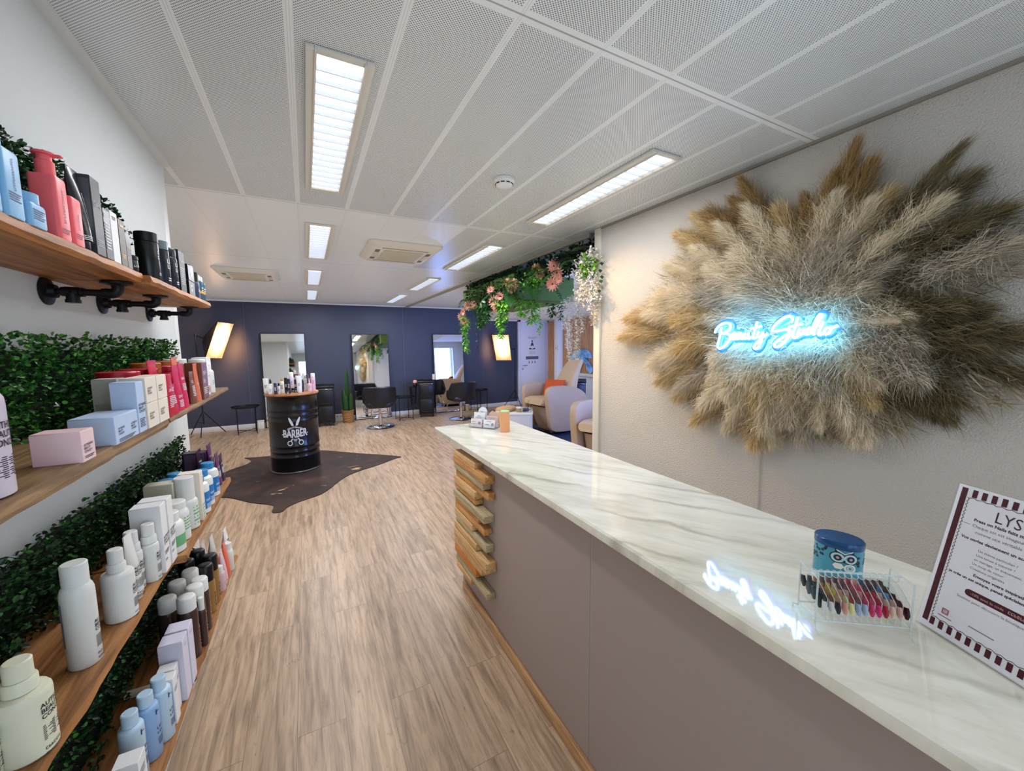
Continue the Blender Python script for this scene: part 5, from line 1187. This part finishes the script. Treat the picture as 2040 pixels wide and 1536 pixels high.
t = thing('waste_bin', 'small beige bin on the floor under the farther tray table', 'bin', (3.44, 8.98, 0)); b = BM(); lathe(b, [(.045, 0), (.05, .15), (.047, .15), (.042, .008), (.001, .008)], 20); obj('bin_body', b, mat('beige_bin', '#b59f7c', .5), t)
b = BM(); lathe(b, [(.0505, .146), (.053, .15), (.0505, .154)], 20); obj('rim', b, mat('beige_bin_rim', '#cdbb98', .5), t)

# ------------------------------------------------------------------ trolleys
def trolley(label, x, y, rz, w=.33, d=.36, h=.83, logo=False):
    t = thing('salon_trolley', label, 'trolley', (x, y, 0), rz, 'black salon trolleys')
    b = BM(); box(b, -w / 2, w / 2, -d / 2, d / 2, .07, h - .06, .018, 3); obj('cabinet', b, BLACK, t)
    b = BM(); box(b, -w / 2 - .012, w / 2 + .012, -d / 2 - .012, d / 2 + .012, h - .058, h - .018, .014, 3); box(b, -w / 2 - .012, w / 2 + .012, d / 2 - .02, d / 2 + .012, h - .02, h + .0, .006); obj('top_tray', b, BLACK, t)
    b = BM(); box(b, -w / 2 + .02, w / 2 - .02, -d / 2 - .006, -d / 2 - .0005, h - .082, h - .074, .002); obj('trim_line', b, CHROME, t)
    for k in range(2):
        b = BM(); z1 = h - .095 - k * .33; box(b, -w / 2 + .035, w / 2 - .035, -d / 2 - .012, -d / 2 - .0005, z1 - .30, z1, .012, 2); o = obj('front_panel', b, mat('satin_black_panel', '#0c0d10', .35), t)
        b = BM(); box(b, -w / 4, w / 4, -d / 2 - .022, -d / 2 - .0125, z1 - .285, z1 - .262, .004); obj('handle', b, BLACK, o)
    for sx in (-1, 1):
        for sy in (-1, 1):
            b = BM(); lathe(b, [(.026, -.011), (.03, -.007), (.03, .007), (.026, .011)], 16, Matrix.Translation((sx * (w / 2 - .03), sy * (d / 2 - .03), .031)) @ Matrix.Rotation(pi / 2, 4, 'Y')); box(b, sx * (w / 2 - .03) - .015, sx * (w / 2 - .03) + .015, sy * (d / 2 - .03) - .015, sy * (d / 2 - .03) + .015, .05, .075, .003); obj('caster', b, BLACKM, t)
    if logo:
        b = BM(); F = flatF(d / 2 + .0125); disc(b, 0, h - .24, .016, .024, F, 0, 14); bar(b, -.003, .003, h - .29, h - .26, F); text(b, '~~~~~~~~', .022, lambda x, y: F(x, y + h - .325)); raw('white_logo', b, WINK, t)
    return t
tr = trolley('black wheeled trolley just right of the barber drum', .30, 8.80, radians(-4))
dup(tr, (2.37, 8.77, 0), radians(-14), 'black wheeled trolley between the two salon chairs')
trolley('black trolley with a small white logo behind the armchairs', 5.22, 6.95, radians(-38), .40, .40, .83, True)
t = thing('flower_bouquet', 'dark hairpiece block with a peach flower on the side of the middle trolley', 'ornament', (2.115, 8.72, .742))
b = BM(); lathe(b, [(.03, -.06), (.05, -.03), (.055, .0), (.03, .03)], 14); obj('dark_bunch', b, BLACK, t)
b = BM(); lathe(b, [(.001, .02), (.045, .035), (.05, .065), (.03, .092), (.001, .098)], 14); obj('peach_head', b, mat('peach_flower', '#d99b86', .6), t)
t = thing('tool_holder', 'hanging black tool holder on the left side of the middle trolley', 'tool holder', (2.085, 8.82, .30)); b = BM(); ring_faces(b, [rrect(.08, .12, .02, 0), rrect(.11, .16, .03, .12), rrect(.14, .18, .03, .37)]); obj('pocket', b, BLACK, t)
b = BM(); box(b, -.07, .07, -.085, .085, .37, .382, .004); obj('rim', b, BLACKM, t)
t = thing('paper_roll', 'upright cream paper roll on top of the middle trolley', 'roll', (2.535, 8.70, .832)); b = BM(); lathe(b, [(.03, 0), (.03, .12), (.012, .121), (.012, .1)], 20); obj('roll_body', b, mat('cream_paper', '#d8cfb8', .7), t)
b = BM(); lathe(b, [(.0315, -.01 + .011), (.034, .004), (.0315, .008)], 20); obj('base_ring', b, WHITE, t)

# ------------------------------------------------------------------ potted snake plant
t = thing('potted_plant', 'tall green columnar plant in a wicker pot beside the nearer mirror', 'potted plant', (.715, 8.87, .0005))
WK = mat('wicker', '#b9824a', .7); nw = NT(WK); vw = nw.coord((1, 1, 1)); sw = nw.n('ShaderNodeSeparateXYZ'); nw.l(vw, sw.inputs[0])
nw.bump(_saw(nw, sw.outputs[2], .024), .9, .03)
nw.col(nw.mix(nw.math('MULTIPLY', _saw(nw, sw.outputs[2], .024), 1.6), '#8a5a2c', '#c8935a'))
b = BM(); lathe(b, [(.095, 0), (.10, .004), (.118, .24), (.124, .245), (.124, .265), (.112, .265), (.108, .22), (.001, .22)], 32); obj('pot', b, WK, t)
PG = m_random('cactus_green', [(0, '#122a10'), (.5, '#1f431b'), (1, '#355f28')], .45)
for x, y, h, w, an in ((.015, 0, .92, .046, .3), (-.05, -.02, .5, .04, 1.0), (.055, -.03, .40, .034, 2.0), (-.01, -.05, .36, .03, .6), (-.075, .02, .36, .03, 1.7)):
    b = BM(); rg = []
    for i in range(19):
        k = sin(pi / 2 * i / 18); r_ = w * (.8 + .3 * sin(pi * k)) * (1 - k ** 9) ** .5 + .002
        rg.append([Vector((x * (1 + .25 * k) + r_ * (1 if q % 2 else .62) * cos(an + 2 * pi * q / 10), y + r_ * (1 if q % 2 else .62) * sin(an + 2 * pi * q / 10), .215 + h * k)) for q in range(10)])
    ring_faces(b, rg); obj('stem', b, PG, t, 25)

# ------------------------------------------------------------------ treatment corner on the right
NR = mat('navy_rug', '#1d2a4c', .9); b = BM(); prism(b, [(3.75, 6.62), (3.6, 5.2), (2.95, 4.35), (2.75, 3.2), (5.0, 3.2), (5.0, 6.62)], .006, Matrix.Translation((0, 0, .0005))); tag(obj('navy_rug', b, NR, None, 0), 'dark navy rug under the two beige armchairs', 'rug')
BEI = m_plaster('beige_leather', '#b59a7d', .1, 90, .5); BEIL = m_plaster('beige_seat_leather', '#c6aa88', .1, 90, .5)
def armchair(label, x, y, rz, z=.0068):
    """front faces local -Y"""
    t = thing('armchair', label, 'armchair', (x, y, z), rz, 'beige treatment armchairs')
    b = BM(); ring_faces(b, [rrect(.5, .5, .12, 0), rrect(.52, .52, .12, .02), rrect(.5, .5, .12, .05)]); obj('plinth', b, BLACK, t)
    b = BM(); ring_faces(b, [rrect(.50, .56, .08, .05, 4, 0, .06), rrect(.54, .64, .08, .20, 4, 0, .03), rrect(.54, .72, .08, .48, 4, 0, -.01)]); obj('seat_base', b, BEI, t)
    b = BM(); rg = []
    for i in range(13):
        yy = -.50 + .80 * i / 12; k = i / 12; th = .15 if i > 1 else .10 + .03 * i; zc = .585 - .03 * k
        rg.append([Vector((p.x, yy, zc + p.y)) for p in rrect(.56 if i else .50, th, .06, 0)])
    ring_faces(b, rg); obj('seat_cushion', b, BEIL, t)
    b = BM(); rg = []
    for i in range(13):
        k = i / 12; w = .56 - .02 * k - .22 * max(0, k - .25); th = .19 - .09 * k; yy = .20 + .34 * k - .06 * sin(pi * k); zz = .56 + .74 * k
        if i == 12: w *= .9; th *= .6
        rg.append([Vector((p.x, yy + p.y, zz)) for p in rrect(w, th, .05, 0)])
    ring_faces(b, rg); obj('backrest', b, BEIL, t)
    for s in (-1, 1):
        pts = [(-.40, .16), (-.28, .07), (.18, .06), (.34, .20), (.46, .50), (.44, .66), (.30, .78), (.05, .855), (-.28, .875), (-.42, .85), (-.475, .76), (-.47, .60)]
        q = [(p.x, p.y) for p in smooth_path([(a, c, 0) for a, c in pts + pts[:1]], 3)[:-1]]
        b = BM(); M = Matrix.Translation((s * .285 - .0, 0, 0)) @ Matrix(((0, 0, s, 0), (1, 0, 0, 0), (0, 1, 0, 0), (0, 0, 0, 1)))
        cx, cy = sum(p[0] for p in q) / len(q), sum(p[1] for p in q) / len(q)
        rg = []
        for k, zz in ((.92, 0), (.985, .012), (1, .035), (1, .075), (.985, .098), (.92, .11)): rg.append([M @ Vector((cx + (a - cx) * k, cy + (c - cy) * k, zz)) for a, c in q])
        ring_faces(b, rg); obj('armrest', b, BEI, t)
    return t
ac = armchair('beige armchair with a high back and an orange cushion, by the white door', 4.02, 6.02, radians(-84))
dup(ac, (3.46, 3.80, .0068), radians(-66), 'beige armchair partly hidden by the plaster wall end, nearer the counter')
t = thing('cushion', 'burnt orange cushion leaning in the farther beige armchair', 'cushion', (4.04, 6.06, .80), radians(-60))
b = BM(); rg = []
for i in range(9):
    k = i / 8 * 2 - 1; th = .10 * (1 - k * k) ** .6 + .006; w = .40 * (1 - .06 * (1 - k * k)); rg.append([Vector((p.x, p.y, k * .16)) for p in rrect(w, th, min(w, th) * .45, 0)])
ring_faces(b, rg)
for v in b.verts: v.co = Matrix.Rotation(radians(-28), 4, 'X') @ v.co
obj('cushion_cover', b, mat('burnt_orange_fabric', '#c2511f', .85), t)
# white foot-bath cabinet with items
t = thing('low_cabinet', 'low white cabinet with rounded corners behind the far end of the counter', 'cabinet', (3.20, 5.97, .0005), radians(-29))
b = BM(); ring_faces(b, [rrect(.54, .66, .05, .02, 5), rrect(.54, .66, .05, .435, 5)]); obj('cabinet_body', b, mat('cabinet_white', '#cfcfc9', .35), t)
b = BM(); ring_faces(b, [rrect(.55, .67, .055, .436, 5), rrect(.56, .68, .058, .44, 5), rrect(.56, .68, .058, .462, 5), rrect(.55, .67, .055, .466, 5)]); obj('cabinet_top', b, mat('cabinet_top_cream', '#e0dccb', .3), t)
b = BM(); box(b, -.24, .24, -.30, .30, 0, .02); obj('plinth', b, GREY, t)
ZC = .4668
t = thing('round_pillow', 'oval beige hand pillow on the low white cabinet', 'pillow', (3.00, 5.98, ZC), radians(20))
b = BM(); lathe(b, [(.10, 0), (.165, .015), (.18, .04), (.16, .066), (.10, .082), (.001, .088)], 28, None, 1.25, .75); obj('pillow_cover', b, mat('beige_pillow', '#c39a63', .7), t)
b = BM(); lathe(b, [(.1805, .036), (.183, .040), (.1805, .044)], 28, None, 1.25, .75); obj('piping', b, mat('beige_piping', '#a67f4c', .7), t)
t = thing('cream_jar', 'small amber and white pot on the low white cabinet', 'jar', (3.14, 5.78, ZC)); b = BM(); lathe(b, [(.04, 0), (.045, .01), (.045, .06), (.04, .065)], 20); obj('pot', b, mat('amber_pot', '#a8854e', .4), t); b = BM(); lathe(b, [(.046, .0655), (.046, .085), (.001, .086)], 20); obj('lid', b, WHITE, t)
t = thing('cable_coil', 'coiled dark cable on the low white cabinet', 'cable', (3.24, 5.72, ZC)); b = BM(); tube(b, [Vector(((.05 + .006 * (i % 7) / 7) * cos(i * .5), (.05) * sin(i * .5) * .8, .008 + i * .0012)) for i in range(44)], .006, 6); obj('cord', b, mat('dark_cord', '#3a3c48', .5), t)
t = thing('metal_loop_stand', 'small chrome loop stand on the low white cabinet', 'stand', (3.38, 5.86, ZC)); b = BM(); tube(b, smooth_path([(-.025, 0, .004), (-.02, 0, .12), (0, 0, .17), (.02, 0, .12), (.025, 0, .004)], 5), .005, 6); obj('loop', b, CHROME, t); b = BM(); lathe(b, [(.04, 0), (.04, .004)], 18); obj('foot', b, CHROME, t)
t = thing('hand_clipper', 'dark spiky clip lying at the back of the low white cabinet', 'clip', (3.22, 6.14, ZC)); b = BM()
for k in range(5): tube(b, [(0, 0, .02), (.05 * cos(k * 1.3), .05 * sin(k * 1.3), .05 + .02 * (k % 3))], [.012, .002], 6)
obj('prongs', b, mat('dark_clip', '#23252e', .4), t); b = BM(); lathe(b, [(.03, 0), (.03, .015), (.015, .02)], 14); obj('clip_base', b, mat('dark_clip'), t)
# whale-shaped wall art
t = thing('whale_wall_art', 'glossy blue whale cut-out hanging on the slatted wood wall', 'wall art', (5.85, 7.62, 1.22))
WH = mat('whale_blue', '#8fb8dc', .25, coat=.4); nh = NT(WH); vh = nh.coord((1, 1, 1)); nh.col(nh.ramp(nh.noise(vh, 5, 3), [(.3, '#3f6f9f'), (.48, '#7eb0dc'), (.62, '#bfd9ee'), (.8, '#8fa8e0')]))
Mw = Matrix(((0, 0, -1, 0), (-1, 0, 0, 0), (0, 1, 0, 0), (0, 0, 0, 1)))
def fin(nm, pts, h, o):
    q = [(p.x, p.y) for p in smooth_path([(a, c, 0) for a, c in pts + pts[:1]], 4)[:-1]]; cx = sum(p[0] for p in q) / len(q); cy = sum(p[1] for p in q) / len(q)
    b = BM(); rg = [[Mw @ Vector((cx + (a - cx) * k, cy + (c - cy) * k, z + o)) for a, c in q] for k, z in ((1, 0), (1, h * .4), (.85, h * .8), (.5, h))]; ring_faces(b, rg); obj(nm, b, WH, t)
fin('body', [(-.50, -.10), (-.40, .06), (-.22, .20), (.02, .26), (.26, .24), (.39, .14), (.40, .05), (.30, .08), (.16, .08), (.10, -.06), (-.10, -.10), (-.3, -.06)], .05, .0)
fin('tail_fin', [(.0, .06), (.12, .08), (.28, .0), (.44, -.14), (.46, -.24), (.38, -.30), (.28, -.22), (.24, -.08), (.10, -.02)], .04, .02)
fin('side_fin', [(-.04, -.06), (.06, -.02), (.06, -.14), (-.02, -.26), (-.12, -.29), (-.13, -.2), (-.08, -.12)], .04, .02)
b = BM(); box(b, -.026, 0, -.06, .06, -.03, .03); t2 = obj('wall_spacer', b, BLACK, t); t2.location = (.037, 0, .05)
t = thing('wall_switch', 'small cream thermostat on the white rounded column', 'switch', (5.735, 8.50, 1.50), radians(-70)); b = BM(); box(b, -.04, .04, -.02, 0.02, -.05, .05, .005); obj('plate', b, FRM, t); b = BM(); box(b, -.015, .015, -.026, -.0205, -.01, .015, .002); obj('dial', b, GREY, t)

# ------------------------------------------------------------------ hanging flower box
t = thing('hanging_flower_box', 'hanging planter box of green turf overflowing with pink and white artificial flowers', 'flower box', (2.45, 3.95, CE))
TURF = mat('turf_green', '#3f5f2c', .95); nu = NT(TURF); nu.col(nu.ramp(nu.noise(nu.coord((90, 90, 90)), 3, 3), [(.3, '#3b4f1e'), (.6, '#5a7030'), (.8, '#7d9248')])); nu.bump(nu.noise(nu.coord((160, 160, 160)), 3, 2), .6, .01)
b = BM(); box(b, -.37, .45, -.03, 1.55, -.385, -.10, .01); obj('turf_box', b, TURF, t)
b = BM()
for x, y in ((-.2, .2), (.3, .2), (-.2, 1.3), (.3, 1.3)): tube(b, [(x, y, -.1), (x, y, -.001)], .006, 6)
obj('hanger', b, BLACKM, t)
FOLD = m_random('dark_fern', [(0, '#0a1a0c'), (.5, '#163318'), (1, '#2c5a26')], .5); FOLL = m_random('light_fern', [(0, '#39761f'), (.5, '#66ab2c'), (1, '#9ad650')], .45); FOLM = m_random('mid_leaf', [(0, '#173a16'), (.5, '#2a5a22'), (1, '#487f36')], .45)
PETW = m_random('white_petal', [(0, '#d8d6cc'), (1, '#f0eee8')], .6); PETP = m_random('coral_pink_petal', [(0, '#cc7f70'), (.5, '#e09a8a'), (1, '#eeb6a6')], .6); PETB = m_random('beige_petal', [(0, '#9a7f52'), (1, '#cdb284')], .6); DISKM = mat('flower_disk', '#5a3a28', .8)
r = random.Random(21)
def W2L(x, y, z): return Vector((x - 2.45, y - 3.95, z - CE))
def clump(name, m, c, sx, n, L, W, dirf, parent=t):
    b = BM()
    for i in range(n):
        p = c + Vector((r.gauss(0, sx[0]), r.gauss(0, sx[1]), r.gauss(0, sx[2]))); p.z = min(p.z, -.03)
        d = dirf() if dirf else Vector((r.uniform(-1, .4), r.uniform(-1, .3), r.uniform(-.9, .7)))
        leaf(b, p, d, Vector((r.uniform(-1, 1), r.uniform(-1, 1), 1)), L * r.uniform(.7, 1.2), W * r.uniform(.7, 1.1))
    o = raw(name, b, m, parent); o['kind'] = 'stuff'; return o
# dark background greenery along the near edge up to the ceiling
b = BM()
for i in range(4200):
    y = r.uniform(2.56, 5.4); k = (y - 2.56) / 2.84
    x = 2.13 + abs(r.gauss(0, .16)) if y < 3.9 else 2.09 + abs(r.gauss(0, .05)); z = r.uniform(2.10 + .02 * k, 2.46)
    if y < 3.95 and z < 2.27: z = r.uniform(2.27, 2.46)
    leaf(b, W2L(x, y, min(z, 2.44)), Vector((r.uniform(-1, .2), r.uniform(-1, .2), r.uniform(-.8, .5))), Vector((r.uniform(-1, 1), r.uniform(-1, 1), 1)), r.uniform(.04, .08), r.uniform(.008, .018))
o = raw('dark_foliage', b, FOLD, t); o['kind'] = 'stuff'
def frond(p, d, L, n, ll, lw, m, droop=.5, name='fern_frond'):
    b = BM(); pts = []
    for i in range(n + 1):
        k = i / n; pts.append(p + d * L * k + Vector((0, 0, -droop * L * k * k)))
    tube(b, pts, .003, 5)
    for i in range(1, n + 1):
        tg = (pts[i] - pts[i - 1]).normalized(); s = tg.cross(Vector((0, 0, 1)));  s = s.normalized() if s.length > .05 else Vector((1, 0, 0)); q = ll * (1 - .6 * (i / n) ** 2)
        for sg in (-1, 1): leaf(b, pts[i], (s * sg + tg * .5 + Vector((0, 0, -.15))), Vector((0, 0, 1)), q, lw)
    return raw(name, b, m, t)
for i in range(16):
    y = 2.75 + 2.6 * i / 15; p = W2L(2.09, y, 2.24 + .06 * r.random()); frond(p, Vector((r.uniform(-.9, -.3), r.uniform(-.8, .1), r.uniform(-.1, .5))).normalized(), r.uniform(.22, .36), 16, .07, .011, r.choice((FOLD, FOLM, FOLM)), .6)
for i in range(7):
    x = 2.08 + .40 * i / 6; frond(W2L(x, 3.90, r.uniform(2.24, 2.36)), Vector((r.uniform(-.5, .5), -.8, r.uniform(-.2, .3))).normalized(), r.uniform(.16, .28), 13, .06, .012, r.choice((FOLM, FOLD)), .8)
def monstera(p, d, L, W):
    b = BM(); n = 12; s = Vector((0, 0, 1)).cross(d).normalized(); rows = []
    for i in range(n + 1):
        k = i / n; w = W * sin(pi * min(1, .08 + k * .92)) ** .7; c = p + d * L * k + Vector((0, 0, -.35 * L * k * k)); rows.append([c - s * w + Vector((0, 0, .15 * w)), c, c + s * w + Vector((0, 0, .15 * w))])
    ring_faces(b, rows, False); return raw('broad_leaf', b, FOLM, t)
for y, z in ((4.25, 2.20), (3.98, 2.22), (3.5, 2.26), (4.6, 2.18)): monstera(W2L(2.06, y, z), Vector((-.35, -.7, -.55)).normalized(), .24, .07)
def daisy(p, d, R, m=PETP, n=13, dm=DISKM, nm='daisy'):
    b = BM(); d = d.normalized(); e1 = d.orthogonal().normalized(); e2 = d.cross(e1)
    for lay in range(2):
        for i in range(n):
            a = 2 * pi * (i + .5 * lay) / n; u = e1 * cos(a) + e2 * sin(a); leaf(b, p + d * (.004 * lay), u + d * (.15 + .3 * lay), d, R * (1 - .2 * lay), R * .16)
    o = raw(nm, b, m, t)
    if dm:
        b = BM(); lathe(b, [(R * .22, 0), (R * .2, R * .1), (.001, R * .14)], 12, Matrix.Translation(p) @ d.to_track_quat('Z', 'Y').to_matrix().to_4x4()); obj('flower_disk', b, dm, o)
    return o
VD = lambda: Vector((-.75 + r.uniform(-.3, .3), -.65 + r.uniform(-.3, .3), -.15 + r.uniform(-.3, .3)))
FX = 1.985
for y, z, R, m in ((5.32, 2.00, .075, 0), (5.22, 1.93, .07, 0), (5.05, 2.13, .075, 0), (4.86, 2.13, .06, 0), (4.32, 2.24, .06, 0), (4.22, 2.10, .085, 0), (4.14, 2.03, .085, 0), (4.08, 2.15, .06, 0), (2.985, 2.285, .07, 0), (2.93, 2.22, .075, 0), (3.0, 2.135, .075, 0), (2.9, 2.16, .05, 0), (4.55, 2.10, .055, 1), (3.86, 2.26, .06, 2), (3.80, 2.20, .06, 2), (3.72, 2.24, .055, 2), (3.28, 2.31, .06, 2), (3.22, 2.26, .055, 2), (5.25, 2.06, .06, 0)):
    if m == 2:
        c = W2L(FX, y, z); b = BM()
        for i in range(70):
            d = Vector((r.gauss(0, 1), r.gauss(0, 1), r.gauss(0, 1))).normalized(); leaf(b, c + d * R * .45, d + Vector((r.uniform(-.5, .5), r.uniform(-.5, .5), r.uniform(-.5, .5))), Vector((0, 0, 1)), R * .6, R * .2)
        raw('hydrangea', b, PETB, t)
    else: daisy(W2L(FX, y, z), VD(), R, PETP if m == 0 else PETW, 13, DISKM if m == 0 else None, 'daisy' if m == 0 else 'white_rose')
def vine(x, y, z0, L, m, rad, n, ll, lw, nm='trailing_vine', dense=1.0):
    b = BM(); pts = [W2L(x + .012 * sin(k * 1.7 + y), y + .012 * cos(k * 1.3), z0 - L * k / 9) for k in range(10)]; tube(b, pts, .0025, 5)
    for i in range(n):
        k = r.random() ** 1.1; q = W2L(x + .012 * sin(k * 9 * 1.7 + y), y + .012 * cos(k * 9 * 1.3), z0 - L * k); a = r.uniform(0, 2 * pi); rr = rad * (1 - .55 * k)
        leaf(b, q + Vector((cos(a), sin(a), 0)) * rr * r.random() * .6, Vector((cos(a), sin(a), r.uniform(-1.2, .1))), Vector((0, 0, 1)), ll * r.uniform(.7, 1.2), lw)
    return raw(nm, b, m, t)
# light green trailing vines, left to right
vine(2.0, 5.22, 1.99, .50, FOLL, .075, 240, .055, .014); vine(2.0, 5.30, 2.02, .26, FOLL, .06, 120, .055, .014)
vine(1.99, 4.66, 2.10, .28, FOLM, .12, 200, .07, .014); vine(1.99, 4.50, 2.12, .24, FOLM, .10, 140, .07, .014)
vine(2.0, 4.10, 2.08, .40, FOLL, .08, 260, .055, .014); vine(2.02, 4.04, 2.10, .24, FOLL, .07, 150, .055, .014)
vine(2.02, 4.85, 2.0, .5, FOLD, .015, 16, .035, .012); vine(2.30, 3.90, 2.10, .26, FOLL, .11, 170, .06, .014); vine(2.38, 3.88, 2.08, .36, FOLL, .035, 60, .04, .012)
vine(2.56, 3.89, 2.085, .16, FOLM, .07, 70, .06, .013); vine(2.70, 3.89, 2.085, .18, FOLM, .06, 60, .06, .013); vine(2.16, 3.9, 2.12, .2, FOLL, .10, 120, .06, .014)
clump('light_foliage', FOLL, W2L(2.03, 3.35, 2.22), (.03, .16, .035), 120, .05, .013, None)
clump('mid_foliage', FOLD, W2L(2.05, 4.5, 2.15), (.04, .30, .06), 600, .055, .014, None)
clump('bright_foliage', FOLL, W2L(2.0, 2.52, 2.18), (.025, .035, .04), 70, .06, .018, None)
# white blossoms at the wall corner
def blossoms(name, pts, n, sx, L, W):
    for i, c in enumerate(pts):
        b = BM()
        for j in range(n):
            p = W2L(*c) + Vector((r.gauss(0, sx), r.gauss(0, sx), r.gauss(0, sx * 1.3)))
            for k in range(4): leaf(b, p, Vector((r.uniform(-1, .3), r.uniform(-1, .3), r.uniform(-.9, .5))), Vector((r.uniform(-1, 1), 0, 1)), L * r.uniform(.7, 1.2), W)
        raw(name, b, PETW, t)
blossoms('white_blossom', [(2.0, 2.52, 2.24), (1.99, 2.56, 2.15), (2.0, 2.47, 2.10), (2.0, 2.58, 2.06), (2.0, 2.50, 2.02), (1.99, 2.45, 1.97), (2.0, 2.56, 1.98), (2.0, 2.43, 1.93), (2.03, 2.62, 2.26), (1.99, 2.46, 2.28), (2.02, 2.60, 2.19), (2.05, 2.68, 2.12), (2.05, 2.70, 2.04), (2.06, 2.72, 2.20), (2.04, 2.64, 1.99)], 46, .027, .021, .0085)
for x, y, z0, L in ((2.36, 3.3, 2.06, .50), (2.26, 3.12, 2.06, .62), (2.18, 2.90, 2.02, .56), (2.12, 2.74, 2.0, .30), (2.42, 3.45, 2.06, .30), (2.02, 2.48, 1.94, .20)):
    b = BM(); tube(b, [W2L(x, y, z0), W2L(x, y, z0 - L)], .0009, 5)
    for i in range(int(240 * L / .5)):
        k = r.random(); a = r.uniform(0, 2 * pi); p = W2L(x, y, z0 - L * k) + Vector((cos(a), sin(a), 0)) * .032 * (1 - .5 * k) * r.random()
        for q in range(2): leaf(b, p, Vector((cos(a) + r.uniform(-.5, .5), sin(a) + r.uniform(-.5, .5), r.uniform(-.8, .4))), Vector((0, 0, 1)), .020, .008)
    raw('white_wisteria', b, PETW, t)
for i in range(7): frond(W2L(2.10, 2.62 + .16 * i, 2.36), Vector((r.uniform(-.8, -.2), r.uniform(-.8, .2), r.uniform(-.3, .3))).normalized(), .26, 16, .09, .010, FOLD, .4)
b = BM()
for dy, dz in ((2.405, 2.22), (2.40, 2.12), (2.41, 2.09), (2.42, 2.17), (2.43, 2.02)): leaf(b, W2L(2.03, dy, dz), Vector((-.3, -.5, -.6)), Vector((0, 0, 1)), .05, .017)
raw('corner_leaves', b, FOLD, t)

# ------------------------------------------------------------------ lighting
w = bpy.data.worlds.new('World'); SC.world = w; w.use_nodes = True
bg = w.node_tree.nodes['Background']; bg.inputs[0].default_value = (.80, .90, 1.0, 1); bg.inputs[1].default_value = 1.0
lamp('shop_window_daylight', (.75, -1.9, 1.3), 2.1, 1.8, 17, '#dfeaff', (radians(90), 0, 0), 150)
lamp('side_window_daylight', (4.25, 2.2, 1.45), 2.3, 1.6, 185, '#7d9fff', (radians(90), 0, 0), 150)
# warm ceiling spot beside the pampas, seen as a golden wash on its left edge
def spot(name, loc, tgt, W, col, size, blend=.8, rad=.05):
    l = bpy.data.lights.new(name, 'SPOT'); l.energy = W; l.color = lin(col)[:3]; l.spot_size = radians(size); l.spot_blend = blend; l.shadow_soft_size = rad
    o = bpy.data.objects.new(name, l); COL.objects.link(o); o.location = loc; o.rotation_euler = (Vector(tgt) - Vector(loc)).to_track_quat('-Z', 'Y').to_euler()
spot('warm_spot', (1.35, 2.9, 2.40), (2.06, 2.05, 1.65), 58, '#ffc878', 62)
SC.view_settings.view_transform = 'Standard'; SC.view_settings.look = 'None'; SC.view_settings.exposure = 0.0; SC.view_settings.gamma = 1.0
SC.cycles.use_adaptive_sampling = True; SC.cycles.adaptive_threshold = .1; SC.cycles.adaptive_min_samples = 12
SC.cycles.max_bounces = 6; SC.cycles.diffuse_bounces = 3; SC.cycles.glossy_bounces = 3; SC.cycles.transparent_max_bounces = 16; SC.cycles.transmission_bounces = 4
SC.cycles.use_fast_gi = True; SC.cycles.fast_gi_method = 'ADD'; w.light_settings.ao_factor = .24; w.light_settings.distance = .9
SC.cycles.sample_clamp_indirect = 6; SC.cycles.caustics_reflective = False; SC.cycles.caustics_refractive = False
